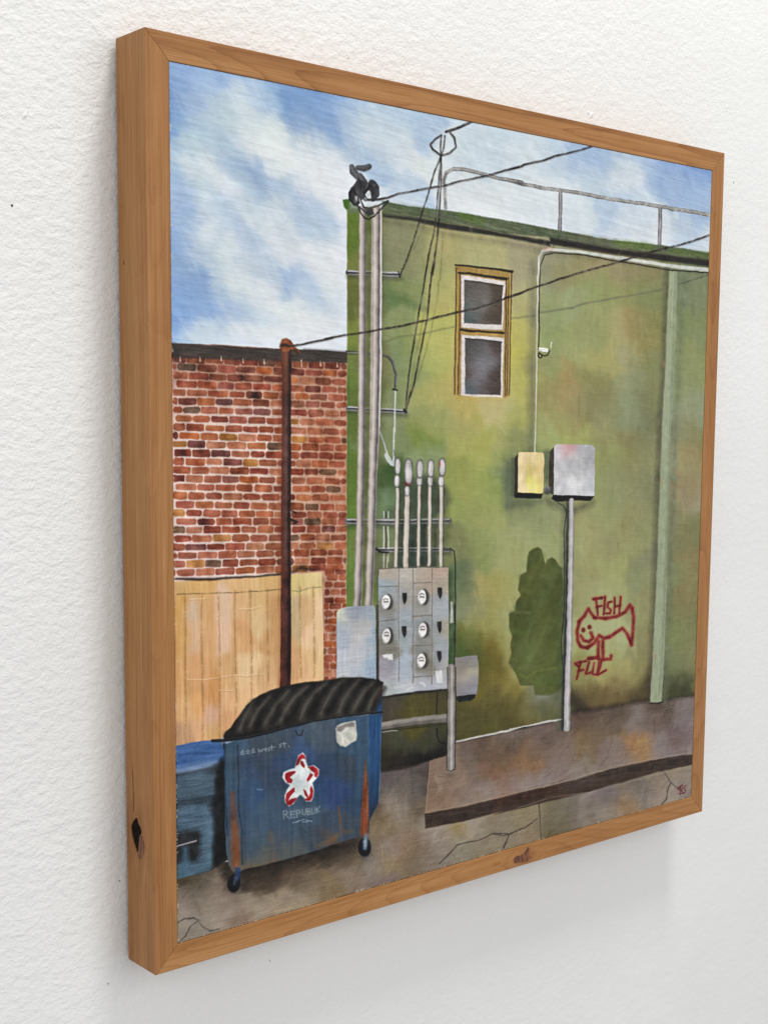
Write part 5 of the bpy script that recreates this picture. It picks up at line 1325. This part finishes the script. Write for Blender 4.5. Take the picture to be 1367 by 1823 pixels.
# ---- wood
def wood(name, axis, light, seed, knots=(), rings=15.0, ringamt=.55):
    """cherry wood; axis = length direction of the board (0 x, 2 z); knots = (centre xyz, length radius, cross radius)"""
    m, nt, bs = new_mat(name)
    tc = N(nt, 'ShaderNodeTexCoord')
    sx = N(nt, 'ShaderNodeSeparateXYZ')
    nt.links.new(tc.outputs['Object'], sx.inputs[0])

    def math_(op, a_, b_=None, c_=None):
        n = N(nt, 'ShaderNodeMath', operation=op)
        for k, q in enumerate((a_, b_, c_)):
            if q is None:
                continue
            if isinstance(q, (int, float)):
                n.inputs[k].default_value = q
            else:
                nt.links.new(q, n.inputs[k])
        return n.outputs[0]
    lenc = sx.outputs[axis]
    crs = sx.outputs[2 - axis]
    dep = sx.outputs[1]
    # bend of the growth lines round each knot
    bend = 0.0
    knotmask = None
    for (kl, kc, kd, rl, rc, on_side) in knots:
        dl = math_('DIVIDE', math_('SUBTRACT', lenc, kl), rl)
        cc = dep if on_side else crs
        k0 = kd if on_side else kc
        d0 = math_('SUBTRACT', cc, k0)
        dc = math_('DIVIDE', d0, rc)
        g = math_('EXPONENT', math_('MULTIPLY', math_('ADD', math_('MULTIPLY', dl, dl), math_('MULTIPLY', dc, dc)), -.35))
        bnd = math_('MULTIPLY', math_('MULTIPLY', g, math_('SIGN', d0)), -rc * .75)
        bend = bnd if isinstance(bend, float) else math_('ADD', bend, bnd)
        g2 = math_('EXPONENT', math_('MULTIPLY', math_('ADD', math_('MULTIPLY', dl, dl), math_('MULTIPLY', dc, dc)), -1.2))
        knotmask = g2 if knotmask is None else math_('MAXIMUM', knotmask, g2)
    cr2 = crs if isinstance(bend, float) else math_('ADD', crs, bend)
    dp2 = dep if isinstance(bend, float) else math_('ADD', dep, bend)
    cb = N(nt, 'ShaderNodeCombineXYZ')
    nt.links.new(lenc, cb.inputs[0]); nt.links.new(cr2, cb.inputs[1]); nt.links.new(dp2, cb.inputs[2])

    def noise(scale_l, scale_c, detail=3, off=0, rough=.5, dist=0.0):
        mp = N(nt, 'ShaderNodeMapping')
        mp.inputs['Scale'].default_value = (scale_l, scale_c, scale_c)
        mp.inputs['Location'].default_value = (seed * 3.1 + off, seed * 1.7 + off, seed + off)
        nt.links.new(cb.outputs[0], mp.inputs[0])
        n = N(nt, 'ShaderNodeTexNoise', i_Scale=1.0, i_Detail=detail, i_Roughness=rough, i_Distortion=dist)
        nt.links.new(mp.outputs[0], n.inputs['Vector'])
        return n.outputs[0]
    broad = noise(2.2, 75, 4, 0, .6)
    fine = noise(10, 700, 4, 5, .65)
    pore = noise(60, 1600, 2, 9, .7)
    mott = noise(40, 90, 3, 15, .5)
    # cathedral growth lines: iso-lines of a slow field
    slow = noise(3.0, 26, 1, 21, .4)
    rng = math_('FRACT', math_('MULTIPLY', math_('ADD', slow, math_('MULTIPLY', math_('SUBTRACT', fine, .5), .012)), rings))
    line = math_('POWER', rng, 6.0)
    r1 = N(nt, 'ShaderNodeValToRGB')
    dk, md, lt = light
    e = r1.color_ramp.elements
    e[0].position, e[0].color = .33, (*dk, 1)
    e[1].position, e[1].color = .69, (*lt, 1)
    q = e.new(.5); q.color = (*md, 1)
    mixv = math_('ADD', math_('MULTIPLY', broad, .46), math_('ADD', math_('MULTIPLY', fine, .44), math_('MULTIPLY', mott, .10)))
    nt.links.new(mixv, r1.inputs[0])
    mx = N(nt, 'ShaderNodeMix', data_type='RGBA', blend_type='MULTIPLY')
    mx.inputs[7].default_value = (.66, .56, .47, 1)
    nt.links.new(math_('MULTIPLY', line, ringamt), mx.inputs[0]); nt.links.new(r1.outputs[0], mx.inputs[6])
    col = mx.outputs[2]
    mx2 = N(nt, 'ShaderNodeMix', data_type='RGBA', blend_type='MULTIPLY')
    mx2.inputs[7].default_value = (.6, .5, .42, 1)
    pr = math_('GREATER_THAN', pore, .66)
    nt.links.new(math_('MULTIPLY', pr, .35), mx2.inputs[0]); nt.links.new(col, mx2.inputs[6])
    col = mx2.outputs[2]
    if knotmask is not None:
        mk = N(nt, 'ShaderNodeMix', data_type='RGBA')
        mk.inputs[7].default_value = (.20, .075, .026, 1)
        nt.links.new(math_('MULTIPLY', knotmask, .8), mk.inputs[0]); nt.links.new(col, mk.inputs[6])
        col = mk.outputs[2]
    nt.links.new(col, bs.inputs['Base Color'])
    bs.inputs['Roughness'].default_value = .48
    bs.inputs['Specular IOR Level'].default_value = .2
    b_ = N(nt, 'ShaderNodeBump', i_Strength=.25, i_Distance=.0003)
    nt.links.new(math_('ADD', fine, math_('MULTIPLY', pore, .4)), b_.inputs['Height'])
    nt.links.new(b_.outputs[0], bs.inputs['Normal'])
    return m


CH_ = ((.210, .088, .026), (.338, .156, .054), (.448, .236, .094))
W_, Hh, rr = FR_W / 2, FR_H / 2, RAIL
y0_, y1_ = 0.0, FR_D


def rail(name, outer, inner, mat, hole=None):
    """mitred rail: outer / inner = the two ends of the outer and inner edge in the front plane (x, z)"""
    bm = bmesh.new()
    loop = [outer[0], outer[1], inner[1], inner[0]]
    f = [bm.verts.new((x, y0_, z)) for x, z in loop]
    k = [bm.verts.new((x, y1_, z)) for x, z in loop]
    bm.faces.new(f); bm.faces.new(k[::-1])
    for i in range(4):
        j = (i + 1) % 4
        bm.faces.new((f[i], k[i], k[j], f[j]))
    bmesh.ops.recalc_face_normals(bm, faces=bm.faces)
    # soften the outer long edges like sanded wood
    ed = [e for e in bm.edges if (e.verts[0] in (f[0], f[1]) and e.verts[1] in (f[0], f[1])) or (e.verts[0] in (f[2], f[3]) and e.verts[1] in (f[2], f[3]))
          or (e.verts[0] in (k[0], k[1]) and e.verts[1] in (k[0], k[1]))]
    bmesh.ops.bevel(bm, geom=ed, offset=.0006, segments=3, profile=.5, affect='EDGES')
    me = bpy.data.meshes.new(name)
    bm.to_mesh(me); bm.free()
    return link_obj(name, me, mat, root)


g_ = .0002      # hairline of the mitre joints
O = {'tl': (-W_, Hh), 'tr': (W_, Hh), 'br': (W_, -Hh), 'bl': (-W_, -Hh)}
I = {'tl': (-W_ + rr, Hh - rr), 'tr': (W_ - rr, Hh - rr), 'br': (W_ - rr, -Hh + rr), 'bl': (-W_ + rr, -Hh + rr)}
sh_ = lambda p, dx, dz: (p[0] + dx, p[1] + dz)
wl = wood('cherry_wood_left', 2, CH_, 1.0, knots=[(-.2320, -W_, .0225, .017, .0085, True)], rings=9.0, ringamt=.28)
wt = wood('cherry_wood_top', 0, CH_, 2.3, rings=13.0, ringamt=.8)
wr = wood('cherry_wood_right', 2, CH_, 4.1)
wb = wood('cherry_wood_bottom', 0, ((.250, .106, .030), (.368, .172, .058), (.475, .252, .102)), 6.2, knots=[(.061, -Hh + .006, 0, .012, .0065, False)])
r_l = rail('frame_rail', (sh_(O['bl'], 0, g_), sh_(O['tl'], 0, -g_)), (sh_(I['bl'], 0, g_), sh_(I['tl'], 0, -g_)), wl)
r_l['label'] = 'left frame side with a black open knot near its foot'
rail('frame_rail', (sh_(O['tl'], g_, 0), sh_(O['tr'], -g_, 0)), (sh_(I['tl'], g_, 0), sh_(I['tr'], -g_, 0)), wt)
rail('frame_rail', (sh_(O['tr'], 0, -g_), sh_(O['br'], 0, g_)), (sh_(I['tr'], 0, -g_), sh_(I['br'], 0, g_)), wr)
rail('frame_rail', (sh_(O['br'], -g_, 0), sh_(O['bl'], g_, 0)), (sh_(I['br'], -g_, 0), sh_(I['bl'], g_, 0)), wb)


def prism_x(name, yz, x0, x1):
    bm = bmesh.new()
    A = [bm.verts.new((x0, y, z)) for y, z in yz]
    B = [bm.verts.new((x1, y, z)) for y, z in yz]
    bm.faces.new(A); bm.faces.new(B[::-1])
    for i in range(len(yz)):
        j = (i + 1) % len(yz)
        bm.faces.new((A[i], B[i], B[j], A[j]))
    bmesh.ops.recalc_face_normals(bm, faces=bm.faces)
    me = bpy.data.meshes.new(name)
    bm.to_mesh(me); bm.free()
    return me


# open knot and crack in the outer face of the left rail: really cut into the wood
knot = [(.0260, -.2190), (.0232, -.2188), (.0215, -.2225), (.0185, -.2245), (.0176, -.2268), (.0178, -.2290), (.0200, -.2312), (.0212, -.2340), (.0216, -.2375),
        (.0228, -.2438), (.0242, -.2448), (.0262, -.2425), (.0290, -.2385), (.0312, -.2345), (.0326, -.2295), (.0328, -.2270), (.0305, -.2235), (.0285, -.2215)]
crack = [(.0290, -.1795), (.0283, -.1860), (.0279, -.1960), (.0277, -.2060), (.0278, -.2150), (.0287, -.2155), (.0290, -.2060), (.0291, -.1950), (.0294, -.1870)]
speck = [(.0322, .1795), (.0312, .1785), (.0310, .1765), (.0318, .1758), (.0324, .1770)]
cuts = []
for P, dep in ((knot, .0035), (crack, .0016), (speck, .001)):
    c = bpy.data.objects.new('cut', prism_x('cut', P, -W_ - .002, -W_ + dep))
    C.objects.link(c)
    md = r_l.modifiers.new('cut', 'BOOLEAN')
    md.operation = 'DIFFERENCE'; md.solver = 'EXACT'; md.object = c
    cuts.append(c)
bpy.context.view_layer.update()
dg = bpy.context.evaluated_depsgraph_get()
nm = bpy.data.meshes.new_from_object(r_l.evaluated_get(dg))
r_l.modifiers.clear()
r_l.data = nm
nm.name = 'frame_rail_left'
for c in cuts:
    bpy.data.objects.remove(c)
km, knt, kbs = new_mat('charred_knot_bark')
tcn = N(knt, 'ShaderNodeTexCoord')
nz = N(knt, 'ShaderNodeTexNoise', i_Scale=420.0, i_Detail=4.0)
knt.links.new(tcn.outputs['Object'], nz.inputs['Vector'])
rp_ = N(knt, 'ShaderNodeValToRGB')
rp_.color_ramp.elements[0].position = .4; rp_.color_ramp.elements[0].color = (.006, .005, .005, 1)
rp_.color_ramp.elements[1].position = .75; rp_.color_ramp.elements[1].color = (.018, .011, .008, 1)
knt.links.new(nz.outputs[0], rp_.inputs[0]); knt.links.new(rp_.outputs[0], kbs.inputs['Base Color'])
kb = N(knt, 'ShaderNodeBump', i_Strength=.8, i_Distance=.001)
knt.links.new(nz.outputs[0], kb.inputs['Height']); knt.links.new(kb.outputs[0], kbs.inputs['Normal'])
kbs.inputs['Roughness'].default_value = .9
kbs.inputs['Specular IOR Level'].default_value = .1
sk = lambda P, s: [((y - sum(p[0] for p in P) / len(P)) * s + sum(p[0] for p in P) / len(P), (z - sum(p[1] for p in P) / len(P)) * s + sum(p[1] for p in P) / len(P)) for y, z in P]
ko = link_obj('knot_hole', prism_x('knot_hole', sk(knot, .985), -W_ + .0009, -W_ + .0034), km, r_l)
crm, cnt_, cbs_ = new_mat('dark_red_crack')
cbs_.inputs['Base Color'].default_value = (.055, .016, .008, 1)
cbs_.inputs['Roughness'].default_value = .7
link_obj('crack', prism_x('crack', sk(crack, .97), -W_ + .0004, -W_ + .0015), crm, r_l)
link_obj('pin_knot', prism_x('pin_knot', sk(speck, .9), -W_ + .0002, -W_ + .0009), crm, r_l)
hm, hnt, hbs = new_mat('red_heartwood')
hz = N(hnt, 'ShaderNodeTexNoise', i_Scale=300.0, i_Detail=4.0)
htc = N(hnt, 'ShaderNodeTexCoord'); hmp = N(hnt, 'ShaderNodeMapping'); hmp.inputs['Scale'].default_value = (1, 2.2, .5)
hnt.links.new(htc.outputs['Object'], hmp.inputs[0]); hnt.links.new(hmp.outputs[0], hz.inputs['Vector'])
hr = N(hnt, 'ShaderNodeValToRGB')
hr.color_ramp.elements[0].position = .38; hr.color_ramp.elements[0].color = (.07, .022, .008, 1)
hr.color_ramp.elements[1].position = .62; hr.color_ramp.elements[1].color = (.22, .08, .026, 1)
hnt.links.new(hz.outputs[0], hr.inputs[0]); hnt.links.new(hr.outputs[0], hbs.inputs['Base Color'])
hb_ = N(hnt, 'ShaderNodeBump', i_Strength=.6, i_Distance=.0005)
hnt.links.new(hz.outputs[0], hb_.inputs['Height']); hnt.links.new(hb_.outputs[0], hbs.inputs['Normal'])
hbs.inputs['Roughness'].default_value = .5
heart = [(.0196, -.2300), (.0165, -.2310), (.0140, -.2345), (.0132, -.2385), (.0145, -.2430), (.0180, -.2475), (.0215, -.2490), (.0232, -.2465), (.0227, -.2442), (.0214, -.2376), (.0210, -.2340)]
link_obj('knot_heart', prism_x('knot_heart', heart, -W_ - .00012, -W_ + .0003), hm, r_l)

# brown bark knot on the lower edge of the bottom rail
kb_ = [(.0460, -.3255), (.0450, -.3215), (.0490, -.3190), (.0540, -.3205), (.0600, -.3180), (.0640, -.3140), (.0665, -.3165), (.0650, -.3215), (.0690, -.3250), (.0640, -.3272), (.0560, -.3268)]
r_b = [o for o in root.children if o.name.startswith('frame_rail')][-1]
me_k = prism_x('knot_heart', kb_, 0, .0005)
for v in me_k.vertices:
    x_, y_, z_ = v.co
    v.co = (y_, x_ - .00012, z_)
me_k.flip_normals()
link_obj('knot_heart', me_k, hm, r_b)

# ---- white plastered wall
WALL_Y = .042
wm, wnt, wbs = new_mat('white_painted_plaster')
tc = N(wnt, 'ShaderNodeTexCoord')


def wn(scale, detail, rough, dist=0.0, stretch=(1, 1, 1), rot=0.0):
    mp = N(wnt, 'ShaderNodeMapping')
    mp.inputs['Scale'].default_value = stretch
    mp.inputs['Rotation'].default_value = (0, rot, 0)
    wnt.links.new(tc.outputs['Object'], mp.inputs[0])
    n = N(wnt, 'ShaderNodeTexNoise', i_Scale=scale, i_Detail=detail, i_Roughness=rough, i_Distortion=dist)
    wnt.links.new(mp.outputs[0], n.inputs['Vector'])
    return n.outputs[0]


def wmath(op, a_, b_):
    n = N(wnt, 'ShaderNodeMath', operation=op)
    for k, q in enumerate((a_, b_)):
        if isinstance(q, (int, float)):
            n.inputs[k].default_value = q
        else:
            wnt.links.new(q, n.inputs[k])
    return n.outputs[0]


big = wn(9, 2, .5)
midn = wn(115, 3, .5, .25, (1, 1, 1.4), .45)
fin = wn(350, 4, .55, .3, (1, 1, 1.3), .4)
spl = wn(28, 3, .55, .4, (1, 1, 1.3), .3)
wsx = N(wnt, 'ShaderNodeSeparateXYZ')
wnt.links.new(tc.outputs['Object'], wsx.inputs[0])
# the roller texture is coarse at the upper left and fades out towards the lower right
pos = wmath('ADD', wmath('MULTIPLY', wsx.outputs[0], -1.0), wmath('MULTIPLY', wsx.outputs[2], .55))
amp = N(wnt, 'ShaderNodeMapRange')
amp.inputs[1].default_value = -.65; amp.inputs[2].default_value = .45
amp.inputs[3].default_value = .28; amp.inputs[4].default_value = 1.1
wnt.links.new(wmath('ADD', pos, wmath('MULTIPLY', wmath('SUBTRACT', wn(6, 3, .5), .5), .9)), amp.inputs[0])
hgt = wmath('ADD', wmath('MULTIPLY', wmath('ADD', wmath('MULTIPLY', fin, .75), wmath('MULTIPLY', midn, 1.3)), amp.outputs[0]), wmath('ADD', wmath('MULTIPLY', big, 1.0), wmath('MULTIPLY', spl, .8)))
bmp = N(wnt, 'ShaderNodeBump', i_Strength=.52, i_Distance=.0018)
wnt.links.new(hgt, bmp.inputs['Height']); wnt.links.new(bmp.outputs[0], wbs.inputs['Normal'])
wr_ = N(wnt, 'ShaderNodeValToRGB')
wr_.color_ramp.elements[0].position = .3; wr_.color_ramp.elements[0].color = (.765, .77, .76, 1)
wr_.color_ramp.elements[1].position = .7; wr_.color_ramp.elements[1].color = (.80, .805, .795, 1)
wnt.links.new(wn(5, 3, .5), wr_.inputs[0]); wnt.links.new(wr_.outputs[0], wbs.inputs['Base Color'])
wbs.inputs['Roughness'].default_value = .6
wbs.inputs['Specular IOR Level'].default_value = .25
wo = link_obj('wall', box_mesh('wall', -2.5, 2.5, WALL_Y, WALL_Y + .1, -1.6, 1.6), wm)
wo['kind'] = 'structure'
sm_, snt, sbs = new_mat('dark_hole')
sbs.inputs['Base Color'].default_value = (.02, .018, .016, 1)
sbs.inputs['Roughness'].default_value = .9
em_, ent, ebs = new_mat('grey_scuff')
ebs.inputs['Base Color'].default_value = (.30, .28, .26, 1)


def disc(name, x, z, rx, rz, mat, n=9, ang=.3):
    r = random.Random(int(abs(x * 9000)))
    bm = bmesh.new()
    c = bm.verts.new((x, WALL_Y - .0008, z))
    ring = []
    for i in range(n):
        t = 2 * math.pi * i / n
        q = r.uniform(.8, 1.15)
        ring.append(bm.verts.new((x + (rx * math.cos(t) * math.cos(ang) - rz * math.sin(t) * math.sin(ang)) * q, WALL_Y - .00005, z + (rx * math.cos(t) * math.sin(ang) + rz * math.sin(t) * math.cos(ang)) * q)))
    for i in range(n):
        bm.faces.new((c, ring[i], ring[(i + 1) % n]))
    bmesh.ops.recalc_face_normals(bm, faces=bm.faces)
    me = bpy.data.meshes.new(name)
    bm.to_mesh(me); bm.free()
    return link_obj(name, me, mat, wo)


disc('nail_hole', -.40066, .20988, .0009, .0009, sm_)
disc('speck', .39801, .31552, .0006, .0012, em_)
disc('speck', -.33864, -.34575, .0005, .0009, em_)
disc('speck', -.32805, -.26962, .0008, .0004, sm_)
disc('speck', -.19256, -.3667, .0003, .0014, em_)
disc('speck', -.11471, .35281, .0005, .0005, em_)
for (x, z, s_) in ((-.2062, .3328, .003), (.1743, .3510, .004), (-.39, .27, .0035), (.17, .353, .0025), (.36, .20, .002), (.41, -.1, .003)):
    disc('plaster_nib', x, z, s_, s_ * .5, wm, 11, 1.0)
